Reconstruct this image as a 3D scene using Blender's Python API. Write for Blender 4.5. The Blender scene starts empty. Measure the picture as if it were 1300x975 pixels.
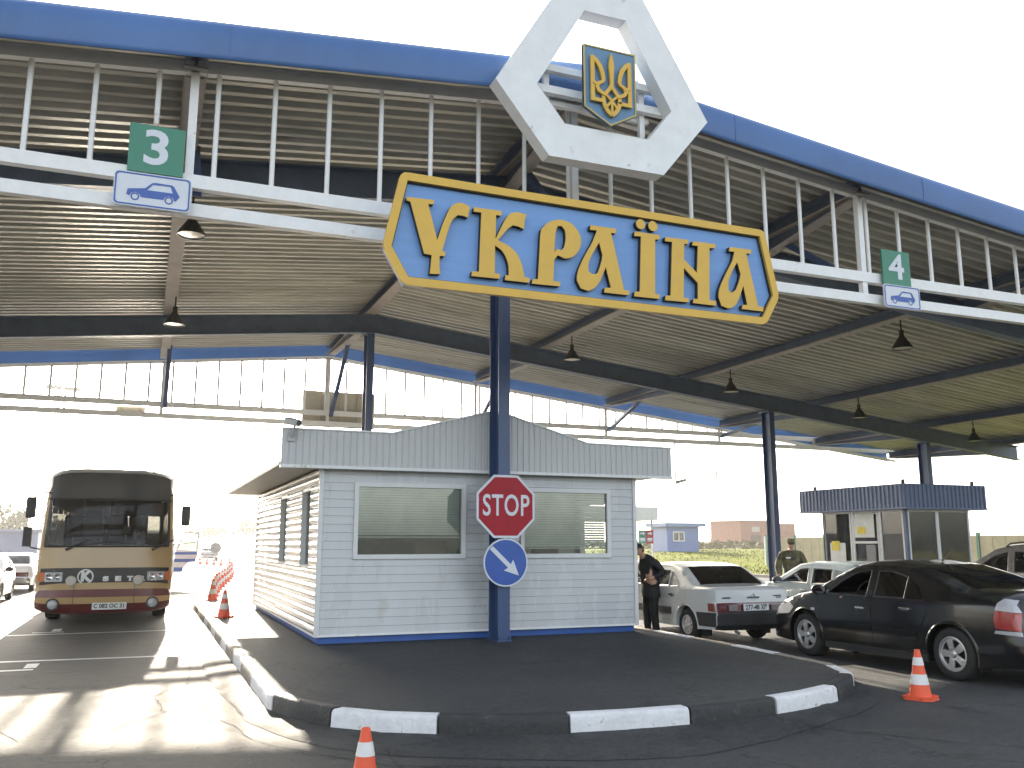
import bpy, bmesh, math, random
from mathutils import Vector, Matrix
from mathutils.geometry import tessellate_polygon
random.seed(7)
PI = math.pi
sc = bpy.context.scene
COL = sc.collection

# ------------------------------------------------------------------ materials
MATS = {}
def pm(name, col, rough=.5, metal=0., var=.12, scale=6., bump=0., bscale=40., coat=0., spec=.5, stain=None, stain_amt=.0, stain_scale=3., stretch=(1, 1, 1)):
    """procedural Principled material: object-space noise varies colour and gloss, optional stains of a second colour"""
    if name in MATS: return MATS[name]
    m = bpy.data.materials.new(name); m.use_nodes = True
    nt = m.node_tree; N = nt.nodes; Lk = nt.links
    b = N['Principled BSDF']
    b.inputs['Roughness'].default_value = rough; b.inputs['Metallic'].default_value = metal
    b.inputs['Coat Weight'].default_value = coat; b.inputs['Coat Roughness'].default_value = .06
    b.inputs['Specular IOR Level'].default_value = spec
    tc = N.new('ShaderNodeTexCoord'); mp = N.new('ShaderNodeMapping'); mp.inputs['Scale'].default_value = stretch
    Lk.new(tc.outputs['Object'], mp.inputs['Vector'])
    nz = N.new('ShaderNodeTexNoise'); nz.inputs['Scale'].default_value = scale; nz.inputs['Detail'].default_value = 6
    nz.inputs['Roughness'].default_value = .65
    Lk.new(mp.outputs['Vector'], nz.inputs['Vector'])
    rp = N.new('ShaderNodeValToRGB')
    rp.color_ramp.elements[0].position = .3; rp.color_ramp.elements[1].position = .72
    rp.color_ramp.elements[0].color = tuple(max(0, c * (1 - var)) for c in col) + (1,)
    rp.color_ramp.elements[1].color = tuple(min(1, c * (1 + var)) for c in col) + (1,)
    Lk.new(nz.outputs['Fac'], rp.inputs['Fac'])
    out = rp.outputs['Color']
    if stain:
        n2 = N.new('ShaderNodeTexNoise'); n2.inputs['Scale'].default_value = stain_scale; n2.inputs['Detail'].default_value = 9; n2.inputs['Roughness'].default_value = .7
        Lk.new(mp.outputs['Vector'], n2.inputs['Vector'])
        r2 = N.new('ShaderNodeValToRGB'); r2.color_ramp.elements[0].position = .62 - stain_amt * .3; r2.color_ramp.elements[1].position = .72 - stain_amt * .2
        Lk.new(n2.outputs['Fac'], r2.inputs['Fac'])
        mx = N.new('ShaderNodeMix'); mx.data_type = 'RGBA'
        Lk.new(r2.outputs['Color'], mx.inputs[0]); Lk.new(out, mx.inputs[6]); mx.inputs[7].default_value = tuple(stain) + (1,)
        out = mx.outputs[2]
    Lk.new(out, b.inputs['Base Color'])
    mr = N.new('ShaderNodeMapRange'); mr.inputs[3].default_value = max(.02, rough * .8); mr.inputs[4].default_value = min(1, rough * 1.25)
    Lk.new(nz.outputs['Fac'], mr.inputs[0]); Lk.new(mr.outputs[0], b.inputs['Roughness'])
    if bump:
        n3 = N.new('ShaderNodeTexNoise'); n3.inputs['Scale'].default_value = bscale; n3.inputs['Detail'].default_value = 5
        Lk.new(mp.outputs['Vector'], n3.inputs['Vector'])
        bp = N.new('ShaderNodeBump'); bp.inputs['Strength'].default_value = bump; bp.inputs['Distance'].default_value = .02
        Lk.new(n3.outputs['Fac'], bp.inputs['Height']); Lk.new(bp.outputs['Normal'], b.inputs['Normal'])
    MATS[name] = m
    return m

def glass_mat(name, tint=(.55, .62, .6), refl=1.5, rough=.02, dirt=.0):
    if name in MATS: return MATS[name]
    m = bpy.data.materials.new(name); m.use_nodes = True
    nt = m.node_tree; N = nt.nodes; Lk = nt.links
    for n in list(N): N.remove(n)
    o = N.new('ShaderNodeOutputMaterial'); tr = N.new('ShaderNodeBsdfTransparent'); tr.inputs[0].default_value = tuple(tint) + (1,)
    gl = N.new('ShaderNodeBsdfGlossy'); gl.inputs['Roughness'].default_value = rough
    fr = N.new('ShaderNodeFresnel'); fr.inputs[0].default_value = refl
    geo = N.new('ShaderNodeNewGeometry')
    mx = N.new('ShaderNodeMixShader')
    Lk.new(fr.outputs[0], mx.inputs[0]); Lk.new(tr.outputs[0], mx.inputs[1]); Lk.new(gl.outputs[0], mx.inputs[2])
    last = mx
    if dirt:
        df = N.new('ShaderNodeBsdfDiffuse'); df.inputs[0].default_value = (.35, .33, .29, 1)
        tc = N.new('ShaderNodeTexCoord'); nz = N.new('ShaderNodeTexNoise'); nz.inputs['Scale'].default_value = 3; nz.inputs['Detail'].default_value = 8
        Lk.new(tc.outputs['Object'], nz.inputs['Vector'])
        mr = N.new('ShaderNodeMapRange'); mr.inputs[1].default_value = .35; mr.inputs[2].default_value = .75; mr.inputs[3].default_value = dirt * .4; mr.inputs[4].default_value = dirt * 1.4
        Lk.new(nz.outputs['Fac'], mr.inputs[0])
        m2 = N.new('ShaderNodeMixShader'); Lk.new(mr.outputs[0], m2.inputs[0]); Lk.new(mx.outputs[0], m2.inputs[1]); Lk.new(df.outputs[0], m2.inputs[2])
        last = m2
    Lk.new(last.outputs[0], o.inputs[0])
    MATS[name] = m
    return m

def asphalt_mat(name, c0, c1, crack=.5, patch=(.09, .085, .078), dust=.3, rough=.75, sandy=0., spec=.2):
    m = bpy.data.materials.new(name); m.use_nodes = True
    nt = m.node_tree; N = nt.nodes; Lk = nt.links; b = N['Principled BSDF']
    tc = N.new('ShaderNodeTexCoord')
    def noise(s, d=6, r=.6):
        n = N.new('ShaderNodeTexNoise'); n.inputs['Scale'].default_value = s; n.inputs['Detail'].default_value = d; n.inputs['Roughness'].default_value = r
        Lk.new(tc.outputs['Object'], n.inputs['Vector']); return n
    def ramp(src, a, bb, ca, cb):
        r = N.new('ShaderNodeValToRGB'); r.color_ramp.elements[0].position = a; r.color_ramp.elements[1].position = bb
        r.color_ramp.elements[0].color = tuple(ca) + (1,); r.color_ramp.elements[1].color = tuple(cb) + (1,); Lk.new(src, r.inputs['Fac']); return r
    def mix(f, a, bb, mode='MIX'):
        x = N.new('ShaderNodeMix'); x.data_type = 'RGBA'; x.blend_type = mode
        if isinstance(f, float): x.inputs[0].default_value = f
        else: Lk.new(f, x.inputs[0])
        for i, v in ((6, a), (7, bb)):
            if isinstance(v, tuple): x.inputs[i].default_value = v + (1,)
            else: Lk.new(v, x.inputs[i])
        return x.outputs[2]
    big = noise(.35, 8, .62); mid = noise(2.3, 8, .7); grit = noise(95, 3, .8)
    base = ramp(big.outputs['Fac'], .35, .68, c0, c1).outputs['Color']
    pt = ramp(mid.outputs['Fac'], .52, .78, (0, 0, 0), (dust, dust, dust))
    base = mix(pt.outputs['Color'], base, patch)
    g = ramp(grit.outputs['Fac'], .32, .70, (.5, .5, .5), (1.5, 1.5, 1.5))
    lump = noise(17, 5, .7); g2 = ramp(lump.outputs['Fac'], .35, .68, (.78, .78, .78), (1.22, 1.22, 1.22)); base = mix(1., base, g2.outputs['Color'], 'MULTIPLY')
    base = mix(1., base, g.outputs['Color'], 'MULTIPLY')
    if sandy:       # blown sand lies thickest in the left lane
        sx = N.new('ShaderNodeSeparateXYZ'); Lk.new(tc.outputs['Object'], sx.inputs[0])
        mr0 = N.new('ShaderNodeMapRange'); mr0.inputs[1].default_value = 2.6; mr0.inputs[2].default_value = .6; Lk.new(sx.outputs[0], mr0.inputs[0])
        n7 = noise(6, 8, .75); r7 = ramp(n7.outputs['Fac'], .38, .64, (.1, .1, .1), (sandy, sandy, sandy))
        mm = N.new('ShaderNodeMath'); mm.operation = 'MULTIPLY'; Lk.new(mr0.outputs[0], mm.inputs[0]); Lk.new(r7.outputs['Color'], mm.inputs[1])
        base = mix(mm.outputs[0], base, (.13, .11, .08))
    # oil spots
    oil = noise(.9, 3, .5); ol = ramp(oil.outputs['Fac'], .66, .74, (0, 0, 0), (.6, .6, .6))
    base = mix(ol.outputs['Color'], base, (.022, .022, .023))
    # cracks: voronoi edges bent by noise
    wv = noise(1.1, 6, .6); ad = N.new('ShaderNodeVectorMath'); ad.operation = 'MULTIPLY_ADD'; ad.inputs[1].default_value = (1.2, 1.2, 1.2)
    Lk.new(wv.outputs['Color'], ad.inputs[0]); Lk.new(tc.outputs['Object'], ad.inputs[2])
    vo = N.new('ShaderNodeTexVoronoi'); vo.feature = 'DISTANCE_TO_EDGE'; vo.inputs['Scale'].default_value = .33
    Lk.new(ad.outputs[0], vo.inputs['Vector'])
    ck = ramp(vo.outputs['Distance'], .0, .006, (crack, crack, crack), (0, 0, 0))
    base = mix(ck.outputs['Color'], base, (.018, .017, .016))
    Lk.new(base, b.inputs['Base Color'])
    rr = N.new('ShaderNodeMapRange'); rr.inputs[3].default_value = rough - .12; rr.inputs[4].default_value = rough + .15
    Lk.new(mid.outputs['Fac'], rr.inputs[0]); Lk.new(rr.outputs[0], b.inputs['Roughness'])
    b.inputs['Specular IOR Level'].default_value = spec
    bp = N.new('ShaderNodeBump'); bp.inputs['Strength'].default_value = .8; bp.inputs['Distance'].default_value = .014
    hm = N.new('ShaderNodeMath'); hm.operation = 'ADD'; Lk.new(grit.outputs['Fac'], hm.inputs[0]); Lk.new(mid.outputs['Fac'], hm.inputs[1])
    h2 = N.new('ShaderNodeMath'); h2.operation = 'MULTIPLY_ADD'; h2.inputs[1].default_value = 1.6; Lk.new(lump.outputs['Fac'], h2.inputs[0]); Lk.new(hm.outputs[0], h2.inputs[2]); Lk.new(h2.outputs[0], bp.inputs['Height']); Lk.new(bp.outputs['Normal'], b.inputs['Normal'])
    MATS[name] = m
    return m

# ------------------------------------------------------------------ mesh builder
class MB:
    def __init__(s, org=(0, 0, 0)): s.v = []; s.f = []; s.mi = []; s.o = Vector(org); s.m = 0
    def add(s, vs, fs):
        n = len(s.v); s.v += [tuple(p) for p in vs]; s.f += [tuple(i + n for i in f) for f in fs]; s.mi += [s.m] * len(fs); return s
    def box(s, a, b):
        x0, y0, z0 = a; x1, y1, z1 = b
        return s.add([(x0, y0, z0), (x1, y0, z0), (x1, y1, z0), (x0, y1, z0), (x0, y0, z1), (x1, y0, z1), (x1, y1, z1), (x0, y1, z1)],
                     [(3, 2, 1, 0), (4, 5, 6, 7), (0, 1, 5, 4), (1, 2, 6, 5), (2, 3, 7, 6), (3, 0, 4, 7)])
    def cbox(s, c, d): return s.box([c[i] - d[i] / 2 for i in range(3)], [c[i] + d[i] / 2 for i in range(3)])
    def bar(s, p, q, w, h, up=(0, 0, 1)):
        """box beam from p to q: w across, h along the up direction"""
        p = Vector(p); q = Vector(q); d = (q - p).normalized(); u = Vector(up)
        if abs(d.dot(u)) > .98: u = Vector((0, 1, 0))
        r = d.cross(u).normalized(); u = r.cross(d)
        vs = []
        for e in (p, q):
            for i, j in ((-1, -1), (1, -1), (1, 1), (-1, 1)): vs.append(e + r * i * w / 2 + u * j * h / 2)
        return s.add(vs, [(0, 1, 2, 3), (7, 6, 5, 4), (0, 4, 5, 1), (1, 5, 6, 2), (2, 6, 7, 3), (3, 7, 4, 0)])
    def tube(s, pts, r, n=8, cap=True):
        pts = [Vector(p) for p in pts]; rs = r if isinstance(r, (list, tuple)) else [r] * len(pts)
        vs = []; fs = []
        for i, p in enumerate(pts):
            d = (pts[min(i + 1, len(pts) - 1)] - pts[max(i - 1, 0)]).normalized()
            u = Vector((0, 0, 1)) if abs(d.z) < .9 else Vector((0, 1, 0))
            a = d.cross(u).normalized(); b = a.cross(d)
            for k in range(n): vs.append(p + (a * math.cos(2 * PI * k / n) + b * math.sin(2 * PI * k / n)) * rs[i])
        for i in range(len(pts) - 1):
            for k in range(n):
                k2 = (k + 1) % n; fs.append((i * n + k, i * n + k2, (i + 1) * n + k2, (i + 1) * n + k))
        if cap: fs += [tuple(reversed(range(n))), tuple(range((len(pts) - 1) * n, len(pts) * n))]
        return s.add(vs, fs)
    def lathe(s, prof, n=24, c=(0, 0, 0), axis='z'):
        """revolve (r, h) profile about an axis through c"""
        vs = []; fs = []
        for r, h in prof:
            for k in range(n):
                a = 2 * PI * k / n; x, y = r * math.cos(a), r * math.sin(a)
                p = (x, y, h) if axis == 'z' else ((h, x, y) if axis == 'x' else (y, h, x))
                vs.append((p[0] + c[0], p[1] + c[1], p[2] + c[2]))
        for i in range(len(prof) - 1):
            for k in range(n):
                k2 = (k + 1) % n; fs.append((i * n + k, i * n + k2, (i + 1) * n + k2, (i + 1) * n + k))
        return s.add(vs, fs)
    def plate(s, outer, holes, fn, t):
        """2-D polygon with holes, thickness t; fn(a, b, depth) -> 3-D point"""
        loops = [outer] + list(holes); flat = [p for l in loops for p in l]
        tri = tessellate_polygon([[Vector((p[0], p[1], 0)) for p in l] for l in loops])
        n = len(flat); vs = [fn(p[0], p[1], 0) for p in flat]; fs = []
        def sg(t3):
            (a, b), (c, d), (e, f) = [flat[i] for i in t3]; return (c - a) * (f - b) - (e - a) * (d - b)
        tri = [tuple(t3) if sg(t3) > 0 else tuple(reversed(t3)) for t3 in tri]
        fs += tri
        if t:
            vs += [fn(p[0], p[1], t) for p in flat]
            fs += [tuple(i + n for i in reversed(t3)) for t3 in tri]
            k = 0
            for l in loops:
                m = len(l)
                for i in range(m):
                    j = (i + 1) % m; fs.append((k + i, k + j, n + k + j, n + k + i))
                k += m
        return s.add(vs, fs)
    def ribbon(s, pts, w, fn, t):
        """flat stroke of width w (or list) along 2-D points"""
        ws = w if isinstance(w, (list, tuple)) else [w] * len(pts); L = []; R = []
        for i, p in enumerate(pts):
            a = pts[max(i - 1, 0)]; b = pts[min(i + 1, len(pts) - 1)]
            d = Vector((b[0] - a[0], b[1] - a[1])).normalized(); nx, ny = -d.y, d.x
            L.append((p[0] + nx * ws[i] / 2, p[1] + ny * ws[i] / 2)); R.append((p[0] - nx * ws[i] / 2, p[1] - ny * ws[i] / 2))
        for i in range(len(pts) - 1):
            q = [R[i], R[i + 1], L[i + 1], L[i]]
            vs = [fn(a, b, 0) for a, b in q] + [fn(a, b, t) for a, b in q]
            s.add(vs, [(0, 1, 2, 3), (7, 6, 5, 4), (0, 4, 5, 1), (2, 6, 7, 3), (1, 5, 6, 2), (3, 7, 4, 0)])
        return s
    def build(s, name, mat, parent=None, smooth=None, bevel=0, fix=False, lab=None, seg=2):
        me = bpy.data.meshes.new(name)
        me.from_pydata([(p[0] - s.o.x, p[1] - s.o.y, p[2] - s.o.z) for p in s.v], [], s.f)
        ms = mat if isinstance(mat, (list, tuple)) else [mat]
        for m in ms: me.materials.append(m)
        if len(ms) > 1: me.polygons.foreach_set('material_index', s.mi)
        if fix:
            bm = bmesh.new(); bm.from_mesh(me); bmesh.ops.remove_doubles(bm, verts=bm.verts, dist=2e-4)
            bmesh.ops.recalc_face_normals(bm, faces=bm.faces); bm.to_mesh(me); bm.free()
        me.update()
        if smooth is not None:
            me.polygons.foreach_set('use_smooth', [True] * len(me.polygons)); me.set_sharp_from_angle(angle=math.radians(smooth))
        o = bpy.data.objects.new(name, me); COL.objects.link(o)
        if parent is not None: o.parent = parent
        elif s.o.length: o.location = s.o
        if bevel:
            b = o.modifiers.new('bevel', 'BEVEL'); b.width = bevel; b.segments = seg; b.limit_method = 'ANGLE'; b.angle_limit = math.radians(40)
        if lab: o['label'] = lab
        return o

def tag(o, label=None, cat=None, group=None, kind=None):
    if label: o['label'] = label
    if cat: o['category'] = cat
    if group: o['group'] = group
    if kind: o['kind'] = kind
    return o
def thing(name, label, cat, loc=(0, 0, 0), rz=0, group=None):
    o = bpy.data.objects.new(name, None); COL.objects.link(o); o.location = loc; o.rotation_euler = (0, 0, rz); o.empty_display_size = .2
    return tag(o, label, cat, group)
def struct(o): o['kind'] = 'structure'; return o
KIDS = lambda o: [c for c in list(o.children)]
def copy_tree(o, parent=None):
    c = o.copy(); COL.objects.link(c); c.parent = parent
    for k in KIDS(o): copy_tree(k, c)
    return c
def front(x, y, z):
    """map 2-D (a,b) into a vertical sheet facing -Y; depth goes to +Y"""
    return lambda a, b, d: (x + a, y + d, z + b)
def text_mesh(body, size, bold=0., space=1., align='CENTER', width=None):
    cu = bpy.data.curves.new('lettering', 'FONT'); cu.body = body; cu.size = size; cu.align_x = align; cu.align_y = 'CENTER'
    cu.offset = bold; cu.space_character = space; cu.resolution_u = 4
    o = bpy.data.objects.new('lettering', cu); COL.objects.link(o)
    dg = bpy.context.evaluated_depsgraph_get(); me = bpy.data.meshes.new_from_object(o.evaluated_get(dg))
    vs = [tuple(v.co) for v in me.vertices]; fs = [tuple(p.vertices) for p in me.polygons]
    bpy.data.objects.remove(o); bpy.data.meshes.remove(me); bpy.data.curves.remove(cu)
    if width and vs:
        w = max(v[0] for v in vs) - min(v[0] for v in vs); vs = [(v[0] * width / w, v[1], 0) for v in vs]
    return vs, fs
def text(mb, body, size, fn, **k):
    vs, fs = text_mesh(body, size, **k)
    return mb.add([fn(v[0], v[1], 0) for v in vs], fs)
def circ(cx, cz, r, n=24, a0=0, a1=2 * PI, ccw=True):
    full = abs(a1 - a0 - 2 * PI) < 1e-6
    return [(cx + r * math.cos(a0 + (a1 - a0) * i / (n if full else n - 1)), cz + r * math.sin(a0 + (a1 - a0) * i / (n if full else n - 1))) for i in range(n)]
def rrect(x0, z0, x1, z1, r, n=4):
    o = []
    for cx, cz, a in ((x1 - r, z0 + r, -PI / 2), (x1 - r, z1 - r, 0), (x0 + r, z1 - r, PI / 2), (x0 + r, z0 + r, PI)):
        o += [(cx + r * math.cos(a + i * PI / 2 / n), cz + r * math.sin(a + i * PI / 2 / n)) for i in range(n + 1)]
    return o
def scaled(poly, k):
    cx = sum(p[0] for p in poly) / len(poly); cz = sum(p[1] for p in poly) / len(poly)
    return [(cx + (p[0] - cx) * k, cz + (p[1] - cz) * k) for p in poly]
def inset(poly, d):
    n = len(poly); A = sum(poly[i][0] * poly[(i + 1) % n][1] - poly[(i + 1) % n][0] * poly[i][1] for i in range(n)); sg = 1 if A > 0 else -1; out = []
    for i in range(n):
        p = Vector(poly[i]); a = (p - Vector(poly[i - 1])).normalized(); b = (Vector(poly[(i + 1) % n]) - p).normalized()
        na = Vector((-a.y, a.x)) * sg; nb = Vector((-b.y, b.x)) * sg; m = (na + nb)
        m = m.normalized() * (d / max(.35, m.normalized().dot(na))) if m.length > 1e-4 else na * d
        out.append((p.x + m.x, p.y + m.y))
    return out
# colour constants -------------------------------------------------
M_white = pm('white_paint', (.72, .73, .73), .45, var=.07, scale=3, stain=(.42, .36, .28), stain_amt=.02, stain_scale=5)
M_frame = pm('frame_white_paint', (.76, .76, .75), .45, var=.06, stain=(.33, .2, .1), stain_amt=-.04, stain_scale=2.2)
M_blue = pm('fascia_blue', (.052, .13, .32), .4, var=.16, scale=.7, stretch=(1, 1, .4))
M_navy = pm('navy_steel', (.10, .13, .19), .45, var=.2, scale=2.5)
M_navy2 = pm('blue_steel_column', (.045, .08, .175), .35, var=.12, scale=2)
M_flange = pm('weathered_flange_paint', (.36, .33, .31), .6, var=.2, scale=2, stain=(.08, .06, .05), stain_amt=.1, stain_scale=4)
M_deck = pm('galvanised_deck', (.44, .435, .39), .42, metal=.2, var=.34, scale=1.3, stretch=(.25, 2, 1), stain=(.17, .15, .12), stain_amt=.06, stain_scale=.8)
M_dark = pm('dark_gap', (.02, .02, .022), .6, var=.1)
M_black = pm('black_plastic', (.022, .022, .023), .5, var=.15)
M_rubber = pm('tyre_rubber', (.022, .021, .02), .8, var=.25, scale=12)
M_alloy = pm('silver_alloy', (.55, .55, .55), .3, metal=.8, var=.08)
M_chrome = pm('chrome', (.75, .75, .76), .12, metal=1, var=.03)
M_siding = pm('grey_siding', (.48, .49, .495), .27, var=.08, scale=1.4, stain=(.42, .41, .39), stain_amt=.03, stain_scale=1.6, stretch=(1, 1, .35))
M_parapet = pm('grey_metal_cladding', (.50, .505, .51), .4, var=.06, scale=2, stain=(.38, .37, .35), stain_amt=.03, stain_scale=2, stretch=(1.5, 1, .3))
M_winfr = pm('window_frame_grey', (.62, .63, .62), .4, var=.04)
M_blind = pm('blind_slats', (.62, .64, .58), .55, var=.12, scale=2)
M_plinth = pm('plinth_blue', (.03, .095, .33), .45, var=.12)
M_yellow = pm('sign_yellow', (.63, .385, .05), .45, var=.06, scale=4)
M_ltblue = pm('sign_light_blue', (.14, .29, .58), .45, var=.07, scale=2, stretch=(.4, 1, 6))
M_shield = pm('shield_blue', (.11, .22, .36), .5, var=.08)
M_green = pm('sign_green', (.035, .20, .125), .4, var=.05)
M_signwhite = pm('sign_white', (.60, .63, .68), .45, var=.05)
M_signblue = pm('sign_blue', (.03, .09, .36), .35, var=.06)
M_red = pm('sign_red', (.34, .013, .025), .4, var=.1, scale=3, spec=.25)
M_orange = pm('cone_orange', (.75, .10, .035), .5, var=.1, scale=8, stain=(.2, .09, .06), stain_amt=.0)
M_conewhite = pm('cone_white', (.68, .66, .64), .5, var=.1, scale=8, stain=(.3, .26, .22), stain_amt=.02)
G_window = glass_mat('window_glass', (.92, .95, .93), 1.8, .015, dirt=.06)
G_car = glass_mat('car_glass', (.62, .68, .66), 1.5, .01, dirt=.03)
G_tint = glass_mat('tinted_car_glass', (.16, .17, .17), 1.5, .01, dirt=.015)
# ------------------------------------------------------------------ camera, light, sky, haze
cam = bpy.data.cameras.new('camera'); co = bpy.data.objects.new('camera', cam); COL.objects.link(co)
cam.sensor_width = 36; cam.lens = 36 * 1130 / 1300; cam.clip_start = .1; cam.clip_end = 6000
co.location = (0, 0, 1.7); co.rotation_euler = (math.radians(90 + 10.16), 0, math.radians(-22.1)); sc.camera = co
SUN_EL, SUN_AZ = 19.0, 2.7          # degrees; azimuth from +Y towards +X
sl = bpy.data.lights.new('sun', 'SUN'); sl.energy = 5.0; sl.angle = math.radians(.55); sl.color = (1, .885, .72)
so = bpy.data.objects.new('sun', sl); COL.objects.link(so)
sd = Vector((math.sin(math.radians(SUN_AZ)) * math.cos(math.radians(SUN_EL)), math.cos(math.radians(SUN_AZ)) * math.cos(math.radians(SUN_EL)), math.sin(math.radians(SUN_EL))))
so.rotation_euler = sd.to_track_quat('Z', 'Y').to_euler(); so.location = (0, 0, 60)
w = bpy.data.worlds.new('World'); sc.world = w; w.use_nodes = True
nt = w.node_tree; bg = nt.nodes['Background']; sky = nt.nodes.new('ShaderNodeTexSky'); sky.sky_type = 'NISHITA'
sky.sun_disc = False; sky.sun_elevation = math.radians(SUN_EL); sky.sun_rotation = math.radians(SUN_AZ); sky.air_density = 1.0; sky.dust_density = 3.0; sky.ozone_density = .6; sky.altitude = 100
hs = nt.nodes.new('ShaderNodeHueSaturation'); hs.inputs['Saturation'].default_value = .45; nt.links.new(sky.outputs[0], hs.inputs['Color']); nt.links.new(hs.outputs[0], bg.inputs[0]); bg.inputs[1].default_value = .135
sc.view_settings.view_transform = 'Standard'; sc.view_settings.look = 'None'; sc.view_settings.exposure = 2.1; sc.view_settings.gamma = 1
sc.render.engine = 'CYCLES'; sc.cycles.use_denoising = True; sc.cycles.max_bounces = 8; sc.cycles.diffuse_bounces = 4; sc.cycles.transparent_max_bounces = 16; sc.cycles.volume_bounces = 0
sc.cycles.sample_clamp_indirect = 8
HAZE = True
if HAZE:
    hz = MB().box((-620, -120, -4), (900, 900, 42)).build('haze', bpy.data.materials.new('haze_air'))
    hm = hz.data.materials[0]; hm.use_nodes = True; hn = hm.node_tree
    for n in list(hn.nodes): hn.nodes.remove(n)
    oo = hn.nodes.new('ShaderNodeOutputMaterial'); pv = hn.nodes.new('ShaderNodeVolumePrincipled')
    pv.inputs['Color'].default_value = (.93, .93, .92, 1); pv.inputs['Density'].default_value = .00045; pv.inputs['Anisotropy'].default_value = .55
    hn.links.new(pv.outputs[0], oo.inputs['Volume']); tag(hz, kind='stuff')

# ------------------------------------------------------------------ ground
M_road = asphalt_mat('worn_asphalt', (.050, .052, .054), (.080, .081, .081), crack=.75, patch=(.13, .115, .095), dust=.4, rough=.74, sandy=.5, spec=.25)
M_island = asphalt_mat('smooth_asphalt', (.050, .053, .056), (.074, .077, .079), crack=.55, patch=(.11, .106, .098), dust=.7, rough=.72)
M_apron = asphalt_mat('apron_asphalt', (.045, .047, .049), (.072, .073, .074), crack=.7, patch=(.14, .125, .10), dust=.5, rough=.74, sandy=.6, spec=.25)
M_earth = pm('dry_earth_and_grass', (.17, .16, .075), .95, spec=.05, var=.4, scale=.05, bump=.4, bscale=3)
M_lawn = pm('mown_grass', (.10, .115, .005), .95, spec=.04, var=.45, scale=.35, bump=.7, bscale=14, stain=(.13, .12, .03), stain_amt=.12, stain_scale=.25)
struct(MB().box((-600, -110, -.6), (880, 880, -.04)).build('ground', M_earth))
# road sheet as a grid (gentle unevenness comes from bump)
rd = MB()
rd.add([(-60, -40, 0), (29.3, -40, 0), (29.3, 135, 0), (-60, 135, 0)], [(0, 1, 2, 3)])
struct(rd.build('road', M_road))
# island outline (traced on the ground): left edge runs along +Y, rounded nose towards the viewer
NOSE = [(1.27, 9.75), (1.42, 9.15), (1.69, 8.60), (2.07, 8.2), (2.51, 7.93), (3.0, 7.68), (3.61, 7.53), (4.2, 7.46), (4.82, 7.45), (5.35, 7.48), (5.90, 7.58), (6.45, 7.72), (6.99, 7.94), (7.5, 8.28), (7.95, 8.75), (8.25, 9.4)]
OUT = [(1.27, 25.0), (1.27, 18.0)] + NOSE + [(8.38, 11.0), (8.5, 14.), (8.5, 25.)]
HK = .20
isl = MB()
inn = inset(list(reversed(OUT)), .15)
isl.plate(inn, [], lambda a, b, d: (a, b, HK - .012), 0)
struct(isl.build('traffic_island', M_island))
# kerb blocks: alternating paint, slightly ragged, each block separated by a small joint
M_kw = pm('kerb_white', (.66, .66, .66), .7, var=.12, scale=9, bump=.5, bscale=25, stain=(.2, .18, .15), stain_amt=.07, stain_scale=9)
M_kb = pm('kerb_black', (.03, .03, .03), .65, var=.3, scale=7, bump=.5, bscale=25, stain=(.11, .10, .09), stain_amt=.06)
M_kg = pm('kerb_worn', (.27, .24, .20), .8, var=.25, scale=6, bump=.5, bscale=25)
def resample(path, step):
    out = [Vector(path[0])]; acc = 0
    for i in range(len(path) - 1):
        a = Vector(path[i]); b = Vector(path[i + 1]); n = max(1, int((b - a).length / step))
        for k in range(1, n + 1): out.append(a.lerp(b, k / n))
    return out
KP = resample(OUT, .12)
KN = []
for i, p in enumerate(KP):
    d = (KP[min(i + 1, len(KP) - 1)] - KP[max(i - 1, 0)]).normalized(); KN.append(Vector((-d.y, d.x)))
    if (Vector((4.9, 14)) - p).dot(KN[-1]) < 0: KN[-1] = -KN[-1]
def nearest(pt): return min(range(len(KP)), key=lambda i: (KP[i] - Vector(pt)).length)
cuts = [0]; yv = 24.0
while yv > 10.4: cuts.append(nearest((1.27, yv))); yv -= 1.15
cuts += [nearest(p) for p in [(1.29, 9.6), (1.72, 8.55), (2.55, 7.9), (3.61, 7.53), (4.82, 7.46), (5.90, 7.58), (7.0, 7.95), (7.75, 8.5), (8.2, 9.3)]]
yv = 10.5
while yv < 24: cuts.append(nearest((8.5, yv))); yv += 1.15
cuts.append(len(KP) - 1); cuts = sorted(set(cuts))
kb = MB(); nose_i = cuts.index(nearest((1.29, 9.6)))
rk = random.Random(3)
for bi in range(len(cuts) - 1):
    a, b = cuts[bi], cuts[bi + 1]
    par = (bi - nose_i) % 2     # first nose block is black
    far = bi < nose_i
    kb.m = (2 if par == 0 else 0) if (far or b > nearest((8.2, 9.3))) else (1 if par == 0 else 0)
    if bi == nose_i + 1: kb.m = 0 if par else 1
    idx = list(range(a, b + 1)); vs = []; fs = []
    dz = rk.uniform(-.008, .008); dn = rk.uniform(-.006, .006)
    for q, i in enumerate(idx):
        p = KP[i]; n = KN[i]; t = (KP[min(i + 1, len(KP) - 1)] - KP[max(i - 1, 0)]).normalized()
        sh = t * (.012 if q == 0 else (-.012 if q == len(idx) - 1 else 0))
        p = p + sh; wob = rk.uniform(-.004, .004)
        for off, z in ((-.012, -.03), (-.004 + wob, .10), (.0 + wob, HK - .035 + dz), (.012, HK - .012 + dz), (.035, HK + dz + wob), (.14, HK + dz), (.155, HK - .03), (.155, .0)):
            o2 = p + n * (off + dn); vs.append((o2.x, o2.y, z))
    for q in range(len(idx) - 1):
        for k in range(7): fs.append((q * 8 + k, q * 8 + k + 1, (q + 1) * 8 + k + 1, (q + 1) * 8 + k))
    fs += [tuple(range(8)), tuple(reversed(range((len(idx) - 1) * 8, len(idx) * 8)))]
    kb.add(vs, fs)
kerb = kb.build('kerb', [M_kw, M_kb, M_kg], smooth=40, fix=True); struct(kerb)
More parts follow.
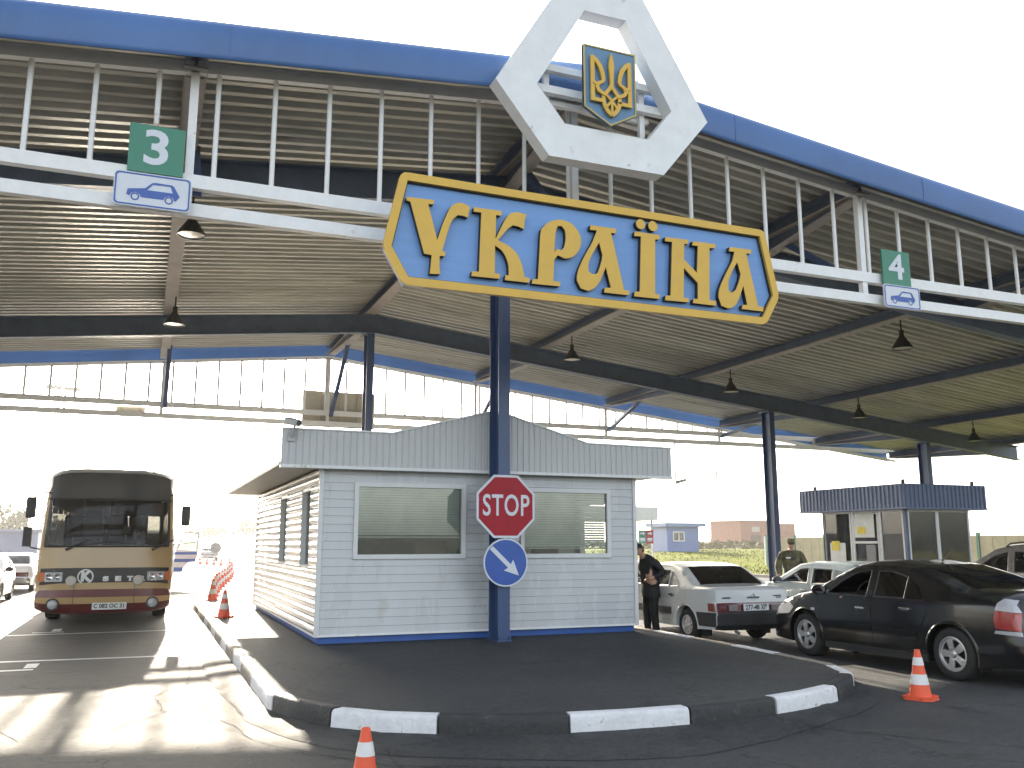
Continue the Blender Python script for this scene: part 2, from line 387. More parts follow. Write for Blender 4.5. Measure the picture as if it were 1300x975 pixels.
# apron of smoother asphalt laid round the nose, a rough swollen strip along the sunlit side
AP = [(.93, 24.5), (.86, 20.), (.93, 15.82), (.84, 12.57), (.95, 10.6), (1.0, 9.5), (1.14, 8.97), (1.3, 8.4), (1.57, 7.92), (1.95, 7.5), (2.33, 7.22), (3.20, 6.78), (3.8, 6.58), (4.39, 6.53), (5.3, 6.78), (6.27, 7.22), (7.0, 7.55), (7.56, 7.96), (8.05, 8.5), (8.35, 9.16), (8.45, 9.6)]
inner = [(1.30, 24.5)] + [(1.30, 18), (1.30, 12)] + [(p[0] + .0, p[1] + .03) for p in NOSE]
ap = MB(); A = resample(AP, .2); ra = random.Random(5); vs = []; fs = []
In = resample(inner, .15)
for i, p in enumerate(A):
    q = min(In, key=lambda t: (t - p).length); jx, jy = ra.uniform(-.025, .025), ra.uniform(-.025, .025)
    vs += [(p.x + jx, p.y + jy, .004)]
    for k, zz in ((.12, .024 + ra.uniform(-.008, .008)), (.35, .034 + ra.uniform(-.014, .014)), (.7, .040 + ra.uniform(-.014, .014)), (1., .045)):
        o2 = p.lerp(q, k); vs.append((o2.x, o2.y, zz))
for i in range(len(A) - 1):
    for k in range(4): fs.append((i * 5 + k, (i + 1) * 5 + k, (i + 1) * 5 + k + 1, i * 5 + k + 1))
ap.add(vs, fs); struct(ap.build('apron', M_apron, smooth=60, fix=True))
# painted lane lines (each about 4 mm above the road)
M_line = pm('road_paint', (.62, .62, .60), .6, var=.2, scale=5, stain=(.10, .095, .09), stain_amt=.13, stain_scale=4)
ln = MB()
def quad(x0, y0, x1, y1, wd, z=.004):
    d = Vector((x1 - x0, y1 - y0)).normalized(); n = Vector((-d.y, d.x)) * wd / 2
    ln.add([(x0 - n.x, y0 - n.y, z), (x1 - n.x, y1 - n.y, z), (x1 + n.x, y1 + n.y, z), (x0 + n.x, y0 + n.y, z)], [(0, 1, 2, 3)])
quad(-2.6, 15.3, .62, 15.12, .14); quad(-2.7, 19.5, .68, 19.5, .13)
quad(-1.95, 14.2, -1.30, 14.2, .12); quad(-1.36, 14.35, -1.36, 14.85, .16, .008); quad(-1.9, 19.9, -1.35, 19.9, .12); quad(-1.5, 20.0, -1.5, 20.6, .16, .008)
quad(-2.35, 24, -2.35, 17.2, .13, .008); quad(-2.35, 34, -2.35, 27, .13, .008); quad(-2.35, 46, -2.35, 38, .13)
struct(ln.build('lane_marking', M_line))
# long dark cracks in the carriageway
M_crack = pm('crack_dark', (.014, .014, .014), .9, var=.2)
ck = MB(); rc = random.Random(11)
def crack(pts, wd):
    P = resample(pts, .12); vs = []; fs = []
    for i, p in enumerate(P):
        d = (P[min(i + 1, len(P) - 1)] - P[max(i - 1, 0)]).normalized(); n = Vector((-d.y, d.x)); o2 = p + n * rc.uniform(-.025, .025); h = wd * rc.uniform(.3, 1) / 2
        vs += [(o2.x - n.x * h, o2.y - n.y * h, .005), (o2.x + n.x * h, o2.y + n.y * h, .005)]
    for i in range(len(P) - 1): fs.append((2 * i, 2 * i + 2, 2 * i + 3, 2 * i + 1))
    ck.add(vs, fs)
crack([(5.9, 7.1), (6.3, 6.6), (6.6, 6.1), (7.1, 5.7), (7.5, 5.0)], .022)
crack([(.9, 15.0), (.2, 15.9), (-1.2, 16.2), (-2.9, 16.4)], .03); crack([(.8, 17.6), (-.3, 17.9), (-1.4, 17.4)], .03)
crack([(.7, 12.2), (.2, 11.3), (.3, 10.2), (-.2, 9.4)], .02); crack([(3.4, 6.3), (3.9, 5.7), (5.3, 5.2), (6.4, 4.4)], .018); crack([(-2.3, 11.), (-1.4, 10.3), (-.9, 9.2)], .018)
crack([(.55, 23.), (.75, 20.), (.6, 17.5), (.72, 14), (.55, 11.5), (.8, 9.6), (1.05, 8.3), (1.9, 7.1), (3.2, 6.55)], .02)
struct(ck.build('road_crack', M_crack))
# second island under the right-hand booth, its kerb, and the lawn beyond
i2 = MB().box((18.0, 17.5, -.05), (27.5, 34, .14)); struct(i2.build('far_traffic_island', M_island, bevel=.03))
lw = MB(); nx, ny = 60, 60; vs = []; fs = []
sst = lambda t: 0 if t < 0 else (1 if t > 1 else t * t * (3 - 2 * t))
def lawn_z(x, y): return .02 + .95 * sst((y - 50) / 24) * sst((x - 29) / 12) + .04 * math.sin(x * .31) * math.sin(y * .23) * sst((x - 30) / 4)
for j in range(ny + 1):
    for i in range(nx + 1):
        x = 29.45 + 200 * (i / nx) ** 1.6; y = 18 + 230 * (j / ny) ** 1.3; vs.append((x, y, lawn_z(x, y)))
for j in range(ny):
    for i in range(nx): a = j * (nx + 1) + i; fs.append((a, a + 1, a + nx + 2, a + nx + 1))
lw.add(vs, fs); struct(lw.build('lawn', M_lawn, smooth=180))
struct(MB().box((29.25, 18, -.05), (29.45, 135, .15)).build('lawn_kerb', M_kg, bevel=.02))
# grass tufts (nobody could count them): small blades on the nearest lawn
gr = MB(); rg = random.Random(21)
for _ in range(5000):
    x = 29.6 + 26 * rg.random() ** 1.2; y = 30 + 50 * rg.random(); z = lawn_z(x, y); h = rg.uniform(.05, .16); a = rg.uniform(0, PI); wx, wy = .05 * math.cos(a), .05 * math.sin(a); lx, ly = rg.uniform(-.06, .06), rg.uniform(-.06, .06)
    gr.add([(x - wx, y - wy, z - .01), (x + wx, y + wy, z - .01), (x + lx, y + ly, z + h)], [(0, 1, 2)])
tag(gr.build('grass', pm('grass_blades', (.095, .115, .005), .9, spec=.04, var=.4, scale=2)), kind='stuff')
G = {}
G['U']=([(-2.708, 0.347), (-2.351, 0.36), (-2.356, 0.3), (-2.426, 0.296), (-2.301, -0.163), (-2.242, 0.031), (-2.192, 0.163), (-2.141, 0.282), (-2.069, 0.356), (-1.963, 0.376), (-1.873, 0.342), (-1.887, 0.26), (-1.897, 0.191), (-1.961, 0.207), (-2.035, 0.205), (-2.098, 0.141), (-2.152, 0.012), (-2.237, -0.299), (-2.19, -0.299), (-2.201, -0.361), (-2.267, -0.363), (-2.269, -0.498), (-2.255, -0.598), (-2.39, -0.61), (-2.381, -0.512), (-2.37, -0.367), (-2.468, -0.359), (-2.657, 0.293), (-2.707, 0.302)],[])
G['K']=([(-1.818, 0.344), (-1.434, 0.347), (-1.444, 0.281), (-1.514, 0.282), (-1.52, -0.045), (-1.4, 0.212), (-1.323, 0.32), (-1.268, 0.349), (-1.201, 0.363), (-1.085, 0.35), (-1.112, 0.264), (-1.123, 0.143), (-1.201, 0.169), (-1.279, 0.175), (-1.356, 0.111), (-1.487, -0.056), (-1.356, -0.102), (-1.224, -0.203), (-1.147, -0.363), (-1.114, -0.508), (-1.043, -0.51), (-1.052, -0.575), (-1.388, -0.577), (-1.382, -0.511), (-1.334, -0.508), (-1.338, -0.386), (-1.378, -0.264), (-1.443, -0.177), (-1.526, -0.131), (-1.529, -0.503), (-1.453, -0.505), (-1.464, -0.569), (-1.844, -0.575), (-1.834, -0.512), (-1.743, -0.508), (-1.716, 0.285), (-1.821, 0.284)],[])
G['R']=([(-1.014, -0.581), (-0.999, -0.52), (-0.925, -0.512), (-0.887, 0.099), (-0.841, 0.214), (-0.749, 0.299), (-0.611, 0.345), (-0.448, 0.324), (-0.332, 0.218), (-0.292, 0.08), (-0.336, -0.058), (-0.431, -0.153), (-0.547, -0.183), (-0.639, -0.151), (-0.69, -0.222), (-0.706, -0.515), (-0.601, -0.513), (-0.615, -0.575)],[[(-0.689, -0.114), (-0.678, 0.062), (-0.665, 0.173), (-0.635, 0.254), (-0.577, 0.262), (-0.531, 0.213), (-0.521, 0.083), (-0.55, -0.042), (-0.592, -0.08), (-0.642, -0.064)]])
G['A1']=([(-0.147, 0.336), (0.25, 0.336), (0.238, 0.268), (0.165, 0.268), (0.347, -0.519), (0.434, -0.521), (0.416, -0.585), (0.043, -0.587), (0.055, -0.52), (0.148, -0.51), (0.076, -0.228), (0.001, -0.403), (-0.091, -0.531), (-0.206, -0.591), (-0.306, -0.567), (-0.36, -0.468), (-0.34, -0.325), (-0.249, -0.126), (-0.118, 0.105), (-0.05, 0.27), (-0.151, 0.269)],[[(-0.02, 0.106), (0.028, -0.067), (-0.035, -0.289), (-0.075, -0.341), (-0.126, -0.354), (-0.189, -0.319), (-0.187, -0.213), (-0.121, -0.062)]])
G['I']=([(0.537, 0.338), (0.934, 0.338), (0.924, 0.272), (0.858, 0.266), (0.832, -0.526), (0.911, -0.525), (0.898, -0.587), (0.503, -0.59), (0.513, -0.525), (0.592, -0.516), (0.634, 0.278), (0.529, 0.271)],[])
G['N']=([(1.024, 0.322), (1.406, 0.331), (1.395, 0.266), (1.333, 0.263), (1.318, 0.032), (1.527, -0.142), (1.559, 0.262), (1.468, 0.256), (1.476, 0.32), (1.862, 0.327), (1.851, 0.262), (1.752, 0.255), (1.717, -0.518), (1.83, -0.519), (1.821, -0.589), (1.444, -0.588), (1.452, -0.529), (1.525, -0.521), (1.535, -0.29), (1.313, -0.093), (1.291, -0.526), (1.379, -0.524), (1.368, -0.586), (0.992, -0.594), (1.0, -0.528), (1.082, -0.519), (1.133, 0.265), (1.019, 0.26)],[])
G['A2']=([(2.101, 0.315), (2.48, 0.322), (2.468, 0.259), (2.387, 0.254), (2.551, -0.52), (2.649, -0.522), (2.633, -0.592), (2.266, -0.591), (2.278, -0.53), (2.364, -0.521), (2.309, -0.241), (2.231, -0.427), (2.137, -0.562), (2.018, -0.606), (1.919, -0.579), (1.876, -0.464), (1.904, -0.311), (2.015, -0.098), (2.143, 0.121), (2.18, 0.253), (2.091, 0.25)],[[(2.222, 0.105), (2.271, -0.068), (2.195, -0.279), (2.148, -0.34), (2.097, -0.37), (2.047, -0.333), (2.053, -0.207), (2.135, -0.033)]])

# ------------------------------------------------------------------ canopy
RX = 5.44
def drop(x): return -(.104 if x < RX else .108) * abs(x - RX)
XL, XR = -9.2, 30.4
YF, YB1, YB2, YR = 11.0, 13.75, 24.0, 30.0
canopy = thing('border_canopy', 'wide blue edged steel canopy with corrugated underside spanning all the lanes', 'canopy', (0, 0, 0))
def deck(y0, y1, name):
    d = MB(); xs = [XL, -2, RX, 14, 22, XR]; per = .30; y = y0; ys = []
    while y < y1:
        for f, z in ((0, 0), (.10, 0), (.14, .10), (.26, .10)): ys.append((y + f, z))
        y += per
    vs = []; fs = []
    for yy, z in ys:
        for x in xs: vs.append((x, yy, 8.30 + drop(x) + z))
    n = len(xs)
    for j in range(len(ys) - 1):
        for i in range(n - 1): fs.append((j * n + i, j * n + i + 1, (j + 1) * n + i + 1, (j + 1) * n + i))
    d.add(vs, fs)
    for x0, x1 in zip(xs[:-1], xs[1:]):          # upper sheet, so the roof has a real top
        d.add([(x0, y0, 8.50 + drop(x0)), (x1, y0, 8.50 + drop(x1)), (x1, y1, 8.50 + drop(x1)), (x0, y1, 8.50 + drop(x0))], [(0, 1, 2, 3)])
    return d.build(name, M_deck, canopy)
deck(10.75, 26.1, 'roof_deck'); deck(27.0, 29.6, 'roof_deck')
def gable_beam(y, zt, zb, w, mat, fl=True):
    b = MB()
    for x0, x1 in ((XL, RX), (RX, XR)):
        def P(x, yy, z): return (x, yy, z + drop(x))
        for (ya, yb, za, zc) in ((y - .02, y + .02, zb, zt), (y - w / 2, y + w / 2, zt - .03, zt), (y - w / 2, y + w / 2, zb, zb + .035)):
            b.add([P(x0, ya, za), P(x1, ya, za), P(x1, yb, za), P(x0, yb, za), P(x0, ya, zc), P(x1, ya, zc), P(x1, yb, zc), P(x0, yb, zc)],
                  [(3, 2, 1, 0), (4, 5, 6, 7), (0, 1, 5, 4), (2, 3, 7, 6), (3, 0, 4, 7), (1, 2, 6, 5)])
    return b.build('main_beam', mat, canopy)
gable_beam(YB1, 8.02, 7.50, .24, M_navy); gable_beam(YB2, 8.02, 7.50, .24, M_navy)
JX = [-5.1, .2, RX, 10.75, 16.05, 21.2, 26.0, 30.0]
for x in JX:
    z = drop(x); b = MB()
    b.m = 0; b.box((x - .015, 10.9, 8.06 + z), (x + .015, 29.9, 8.27 + z)); b.m = 1
    b.box((x - .14, 10.85, 8.028 + z), (x + .14, 29.9, 8.058 + z)); b.m = 0
    b.box((x - .14, 10.85, 8.262 + z), (x + .14, 29.9, 8.288 + z))
    # deeper tapered haunch towards both cantilever ends
    for ya, yb in ((13.6, 11.05), (24.15, 29.6)):
        b.m = 0; b.add([(x - .012, ya, 7.72 + z), (x - .012, yb, 8.0 + z), (x - .012, yb, 8.03 + z), (x - .012, ya, 8.03 + z), (x + .012, ya, 7.72 + z), (x + .012, yb, 8.0 + z), (x + .012, yb, 8.03 + z), (x + .012, ya, 8.03 + z)],
              [(0, 1, 2, 3), (7, 6, 5, 4), (0, 4, 5, 1)])
        b.m = 1; b.bar((x, ya, 7.71 + z), (x, yb, 7.99 + z), .24, .02)
    b.build('joist', [M_navy, M_flange], canopy)
    for ya, yb in ((13.1, YF + .06), (27.4, YR - .06)):
        s = MB(); s.bar((x + .1, ya, 7.95 + z), (x + .1, yb, 5.95), .13, .09); s.build('strut', M_navy2, canopy)
def h_column(x, y, top, z0):
    b = MB(); w2, d2 = .10, .21
    b.box((x - w2, y - d2, z0), (x + w2, y - d2 + .02, top)); b.box((x - w2, y + d2 - .02, z0), (x + w2, y + d2, top)); b.box((x - .008, y - d2 + .02, z0), (x + .008, y + d2 - .02, top))
    o = b.build('column', M_navy2, canopy)
    q = MB(); q.box((x - .125, y - .25, z0 - .01), (x + .125, y + .25, z0 + .02))
    for i in (-.09, .09):
        for j in (-.23, .23): q.lathe([(.0, .06), (.02, .06), (.02, .0)], 6, (x + i, y + j, z0 + .015))
    q.build('base_plate', M_navy2, o)
    c = MB(); c.box((x - .2, y - .28, top - .03), (x + .2, y + .28, top)); c.build('cap_plate', M_navy, o)
h_column(5.31, 13.62, 7.44, .19); h_column(5.44, 24.0, 7.47, .19)
for x, y in ((18.93, 24), (25.73, 24)): h_column(x, y, 7.47 + drop(x), .14)
h_column(18.93, 13.75, 7.47 + drop(18.93), 0); h_column(-8.3, 13.75, 7.47 + drop(-8.3), 0); h_column(-8.3, 24, 7.47 + drop(-8.3), 0)
# blue sheet-metal fascia, slightly rounded, front and back
def fascia(y, sgn):
    b = MB(); prof = [(.0, 0), (-.012, .01), (-.02, .06), (-.035, .2), (-.035, .32), (-.01, .44), (.05, .52), (.25, .56)]
    xs = [XL + i * (RX - XL) / 12 for i in range(13)] + [RX + i * (XR - RX) / 20 for i in range(1, 21)]; vs = []; fs = []
    for x in xs:
        for dy, dz in prof: vs.append((x, y + sgn * dy, 7.98 + dz + drop(x)))
    n = len(prof)
    for i in range(len(xs) - 1):
        for k in range(n - 1): f = (i * n + k, (i + 1) * n + k, (i + 1) * n + k + 1, i * n + k + 1); fs.append(f if sgn > 0 else tuple(reversed(f)))
    b.add(vs, fs); o = b.build('fascia', M_blue, canopy, smooth=60)
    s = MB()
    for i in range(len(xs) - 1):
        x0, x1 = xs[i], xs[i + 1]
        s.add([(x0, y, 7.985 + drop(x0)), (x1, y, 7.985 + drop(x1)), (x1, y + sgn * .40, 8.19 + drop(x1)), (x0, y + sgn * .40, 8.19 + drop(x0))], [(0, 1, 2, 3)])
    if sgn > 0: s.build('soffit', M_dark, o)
    sm = MB()
    for i in range(2, len(xs) - 1, 3):
        x = xs[i]
        for (a, za), (c, zc) in zip(prof[1:5], prof[2:6]): sm.bar((x, y + sgn * (a - .004), 7.98 + za + drop(x)), (x, y + sgn * (c - .004), 7.98 + zc + drop(x)), .012, .006)
    sm.build('seam', M_blue, o)
fascia(10.5, 1); fascia(30.4, -1)
# white lattice frame hanging below each end of the roof
def lattice(y, name, zc=8.09, hc=.15):
    f = MB()
    for x0, x1 in ((XL, RX), (RX, XR)): f.bar((x0, y, zc + drop(x0)), (x1, y, zc + drop(x1)), .10, hc)
    f.box((XL, y - .06, 5.96), (XR, y + .06, 6.13)); f.box((XL, y - .06, 5.60), (XR, y + .06, 5.76))
    fo = f.build('lattice_frame', M_frame, canopy)
    x = -8.55
    while x < XR - .3:
        t = zc - .03 + drop(x)
        if t > 6.2:
            m = MB(); m.tube([(x, y, 6.13), (x, y, t)], .032 if y < 20 else .04, 8); m.build('mullion', M_frame, fo)
        x += .695
    for jx in JX:
        m = MB(); m.box((jx - .05, y - .05, 5.765), (jx + .05, y + .05, 5.955)); t = zc - .03 + drop(jx)
        if t > 6.2: m.box((jx - .05, y - .05, 6.135), (jx + .05, y + .05, t))
        m.build('frame_post', M_frame, fo)
lattice(YF, 'front'); lattice(YR, 'rear', 7.97, .09)

# ------------------------------------------------------------------ hanging lamps
M_shade = pm('lamp_shade_dark', (.035, .036, .036), .4, var=.2)
M_lens = pm('lamp_lens', (.42, .40, .36), .3, var=.1)
lampT = None
where = {(.3, 22.): 'over the left lane above the coach', (.38, 15.3): 'just under the left car sign plate', (10.75, 22.): 'above the grey booth', (16.05, 22.): 'left of the right-hand column',
         (20.95, 22.): 'between the two right-hand columns', (25.9, 22.): 'farthest right, over the blue booth roof', (16.1, 15.4): 'just under the right car sign plate'}
for i, ((x, y), lab) in enumerate(where.items()):
    z = 8.02 + drop(x)
    t = thing('pendant_lamp', 'dark bell shaped lamp hanging from the canopy ' + lab, 'lamp', (x, y, z), 0, 'bell lamps hanging under the canopy')
    if i == 0:
        a = MB(); a.tube([(0, 0, 0), (0, 0, -.26)], .018, 8); a.tube([(0, 0, -.25), (0, 0, -.40)], .055, 12); stem = a.build('stem', M_shade, t, smooth=40)
        a = MB(); a.lathe([(.055, -.385), (.085, -.43), (.15, -.53), (.215, -.63), (.235, -.69), (.222, -.69), (.2, -.63), (.135, -.54), (.045, -.43)], 28); sh = a.build('lamp_shade', M_shade, t, smooth=50)
        a = MB(); a.lathe([(0, -.68), (.15, -.675), (.219, -.668)], 28); le = a.build('lens', M_lens, t, smooth=60); proto = t
    else:
        for c in KIDS(proto): copy_tree(c, t)

# ------------------------------------------------------------------ name sign
SY = 10.30
sg = thing('country_name_sign', 'large light blue sign with yellow Cyrillic lettering and yellow border', 'sign', (RX, SY, 5.6))
so_ = [(-2.72, -.78), (2.69, -.78), (2.95, -.34), (2.74, .66), (-2.78, .68), (-2.99, -.325)]
F = lambda a, b, d: (a, d, b)
bd = MB(); bd.plate(inset(so_, .03), [], lambda a, b, d: (a, .0 + d, b), .10); bd.build('board', M_ltblue, sg)
bo = MB()
def rounded(poly, r, n=4):
    out = []
    for i, p in enumerate(poly):
        p = Vector(p); a = (Vector(poly[i - 1]) - p).normalized(); b = (Vector(poly[(i + 1) % len(poly)]) - p).normalized()
        for k in range(n + 1):
            t = k / n; q = (p + a * r) * (1 - t) ** 2 + p * 2 * t * (1 - t) + (p + b * r) * t * t; out.append((q.x, q.y))
    return out
bo.plate(rounded(so_, .09), [list(reversed(inset(so_, .105)))], lambda a, b, d: (a, -.07 + d, b), .06); brd = bo.build('border', M_yellow, sg)
bo = MB(); bo.plate(inset(so_, .1045), [list(reversed(inset(so_, .122)))], lambda a, b, d: (a, -.03 + d, b), .028); bo.build('border_shade', M_dark, brd)  # added black ring, painted shade along the inner edge of the border
def spline(poly):          # soften long curved runs of a traced outline, keep square serifs
    n = len(poly); out = []
    for i in range(n):
        p0, p1, p2, p3 = (Vector(poly[(i + k) % n]) for k in (-1, 0, 1, 2)); out.append(tuple(p1)); 
        def ang(a, b, c):
            u = (b - a).normalized(); v = (c - b).normalized(); return math.degrees(math.acos(max(-1, min(1, u.dot(v)))))
        if ang(p0, p1, p2) < 42 and ang(p1, p2, p3) < 42 and (p2 - p1).length > .05:
            for t in (.33, .67):
                q = .5 * ((2 * p1) + (p2 - p0) * t + (2 * p0 - 5 * p1 + 4 * p2 - p3) * t * t + (3 * p1 - p0 - 3 * p2 + p3) * t ** 3); out.append((q.x, q.y))
    return out
for k in ('U', 'K', 'R', 'A1', 'I', 'N', 'A2'):
    o, h = G[k]; m = MB(); m.plate(spline(o), [spline(x) for x in h], lambda a, b, d: (a, -.085 + d, b), .012)
    if k == 'I':
        for cx in (.634, .829): m.plate(circ(cx, .455, .073, 24), [], lambda a, b, d: (a, -.085 + d, b), .012)
    lo = m.build('letter', M_yellow, sg)
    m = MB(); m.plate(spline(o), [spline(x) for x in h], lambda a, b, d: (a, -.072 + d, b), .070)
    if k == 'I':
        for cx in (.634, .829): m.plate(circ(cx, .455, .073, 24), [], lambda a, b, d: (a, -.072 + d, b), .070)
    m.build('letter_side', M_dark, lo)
hb = MB()
for x in (-2.2, -.7, .8, 2.2): hb.box((x - .04, .10, .0), (x + .04, .66, .06)); hb.box((x - .04, .10, -.5), (x + .04, .17, .62)); hb.box((x - .04, .62, .06), (x + .04, .70, .36))
hb.build('hanger_bracket', M_navy, sg)

# ------------------------------------------------------------------ emblem on the roof edge
EY = 10.0
em = thing('national_emblem', 'white hexagonal ring holding a blue shield with golden trident above the name sign', 'emblem', (5.46, EY, 6.73))
HX = [(-.87, 0), (.87, 0), (1.63, .93), (.58, 2.68), (-.58, 2.68), (-1.63, .93)]
HI = [(-.64, .49), (.64, .49), (1.04, .985), (.325, 2.22), (-.325, 2.22), (-1.04, .985)]
a = MB(); a.plate(HX, [list(reversed(HI))], lambda p, q, d: (p, d, q), .22); a.build('ring', M_white, em, bevel=.006)
a = MB()
for z, w_ in ((1.36, .10), (1.03, .11)): a.box((-1.15, .235, z), (1.15, .33, z + w_))
for x in (-.75, .75): a.box((x - .04, .335, .3), (x + .04, .40, 1.7))
a.box((-.9, .40, .95), (.9, .47, 1.02))
a.build('mounting_rail', M_frame, em)
SH = [(-.40, .74), (0, .52), (.40, .74), (.40, 1.65), (-.40, 1.65)]
a = MB(); a.plate(SH, [], lambda p, q, d: (p, -.10 + d, q), .05); so2 = a.build('shield', M_shield, em)
a = MB(); a.plate(SH, [list(reversed(inset(SH, .022)))], lambda p, q, d: (p, -.112 + d, q), .05); a.build('shield_rim', pm('dull_gold', (.45, .36, .12), .5), so2)
a = MB(); k = .00215; tz = 1.555
layer = [0]
def tp(x, y): return (x * .0025, tz - y * .00212)
def fn(p, q, d):
    layer[0] += 1
    return (p, -.15 + d - .0004 * (layer[0] // 8 % 37) * (1 if d < .01 else 0), q)
def both(pts, wd, close=False):
    for s in (1, -1):
        P = [tp(x * s, y) for x, y in pts]; W_ = [v * k for v in wd] if isinstance(wd, list) else wd * k
        a.ribbon(P, W_, fn, .03)
both([(-113, 34), (-113, 130), (-113, 345)], 26); both([(-125, 334), (-60, 334), (-38, 338)], 24)
both([(-120, 38), (-92, 62), (-68, 100), (-54, 145), (-48, 190), (-60, 212)], [14, 28, 30, 28, 24, 20])
both([(-56, 205), (-80, 222), (-90, 245), (-78, 270), (-52, 285), (-28, 292)], [18, 24, 26, 24, 22, 20])
both([(-112, 215), (-85, 235)], 20)
a.ribbon([tp(0, 0), tp(0, 40), tp(0, 90), tp(0, 150), tp(0, 225)], [4 * k, 26 * k, 38 * k, 26 * k, 22 * k], fn, .03)
both([(0, 215), (-10, 240), (-30, 270), (-48, 300), (-50, 335), (-40, 370), (-22, 402), (0, 425)], [22, 24, 24, 24, 26, 26, 26, 22])
both([(-44, 280), (-14, 310), (14, 345), (34, 375)], 16); a.ribbon([tp(0, 318), tp(0, 420)], 16 * k, fn, .03)
a.build('trident', M_yellow, so2)

# ------------------------------------------------------------------ lane number boards and car plates
def lane_board(x, z, num, w_, h_):
    t = thing('lane_number_board', 'green board with white numeral %s above a %s car plate' % (num, 'large' if num == '3' else 'small'), 'sign', (x, 10.86, z))
    a = MB(); a.box((-w_ / 2, 0, 0), (w_ / 2, .03, h_)); a.build('panel', M_green, t)
    a = MB(); text(a, num, h_ * 1.0, lambda p, q, d: (p * 1.12, -.004, q + h_ / 2), bold=.013); a.build('numeral', M_signwhite, t)
    a = MB(); a.box((-.05, .032, .05), (.05, .075, h_ - .1)); a.build('bracket', M_frame, t)
def car_plate(x, z, w_, h_, lab):
    t = thing('car_lane_sign', lab, 'sign', (x, 10.80, z))
    a = MB(); a.plate(rrect(-w_ / 2, 0, w_ / 2, h_, .05), [], lambda p, q, d: (p, d, q), .025); a.build('panel', M_signwhite, t)
    a = MB(); a.plate(rrect(-w_ / 2 + .012, .012, w_ / 2 - .012, h_ - .012, .045), [list(reversed(rrect(-w_ / 2 + .03, .03, w_ / 2 - .03, h_ - .03, .035)))], lambda p, q, d: (p, -.004 + d, q), .003); a.build('border', M_signblue, t)
    a = MB(); S = w_ / .86
    car = [(-.285, .135), (-.25, .12), (-.235, .155), (-.19, .175), (-.145, .155), (-.125, .118), (.125, .118), (.14, .155), (.185, .175), (.23, .155), (.245, .118), (.265, .12), (.305, .18), (.235, .30), (.21, .315), (.02, .318), (-.01, .31), (-.085, .235), (-.275, .205)]
    win = [(.0, .29), (.195, .293), (.225, .215), (-.06, .215)]
    fnc = lambda p, q, d: (p * S, -.004 + d, (q - .21) * S + h_ / 2)
    a.plate(car, [win], fnc, .003)
    for cx in (-.19, .185): a.plate(circ(cx, .118, .048, 20), [list(reversed(circ(cx, .118, .032, 20)))], fnc, .003)
    a.build('car_symbol', M_signblue, t)
lane_board(-.18, 6.04, '3', .62, .60); car_plate(-.19, 5.58, .85, .42, 'larger white plate with blue car symbol under the green numeral 3')
lane_board(11.36, 5.94, '4', .60, .60); car_plate(11.38, 5.53, .78, .39, 'smaller white plate with blue car symbol under the green numeral 4')

# ------------------------------------------------------------------ stop sign and arrow sign on the blue column
st = thing('stop_sign', 'red octagonal sign with white STOP lettering on the blue column', 'sign', (5.31, 13.335, 2.285))
R8 = .54; O8 = [(R8 * math.cos(PI / 8 + i * PI / 4), R8 * math.sin(PI / 8 + i * PI / 4)) for i in range(8)]
a = MB(); a.plate(O8, [], lambda p, q, d: (p, d, q), .02); a.build('backing', M_signwhite, st)
a = MB(); a.plate(scaled(O8, .925), [], lambda p, q, d: (p, -.004 + d, q), .003); a.build('face', M_red, st)
a = MB(); text(a, 'STOP', .42, lambda p, q, d: (p, -.008, q * 1.12), bold=.006, space=1.08, width=.80); a.build('lettering', M_signwhite, st)
a = MB()
for z in (.25, -.27): a.lathe([(0, -.012), (.012, -.012), (.014, -.003)], 10, (0.02, 0, z), 'y')
a.build('bolt', M_black, st)
a = MB()
for z in (.2, -.25): a.box((-.13, .022, z), (.13, .065, z + .04))
a.build('clamp', M_alloy, st)
ar = thing('direction_sign', 'round blue sign with white arrow pointing down right below the stop sign', 'sign', (5.31, 13.335, 1.405))
a = MB(); a.plate(circ(0, 0, .375, 40), [], lambda p, q, d: (p, d, q), .02); a.build('backing', M_signwhite, ar)
a = MB(); a.plate(circ(0, 0, .352, 40), [], lambda p, q, d: (p, -.004 + d, q), .003); a.build('face', M_signblue, ar)
a = MB(); c_, s_ = math.cos(math.radians(-43)), math.sin(math.radians(-43))
arr = [(-.34, -.035), (.08, -.035), (.06, -.115), (.30, 0), (.06, .115), (.08, .035), (-.34, .035)]
a.plate([(p * c_ - q * s_ - .0, p * s_ + q * c_) for p, q in arr], [], lambda p, q, d: (p, -.008 + d, q), .003); a.build('arrow', M_signwhite, ar)
a = MB(); a.box((-.13, .022, .05), (.13, .065, .09)); a.box((-.13, .022, -.15), (.13, .065, -.11)); a.build('clamp', M_alloy, ar)
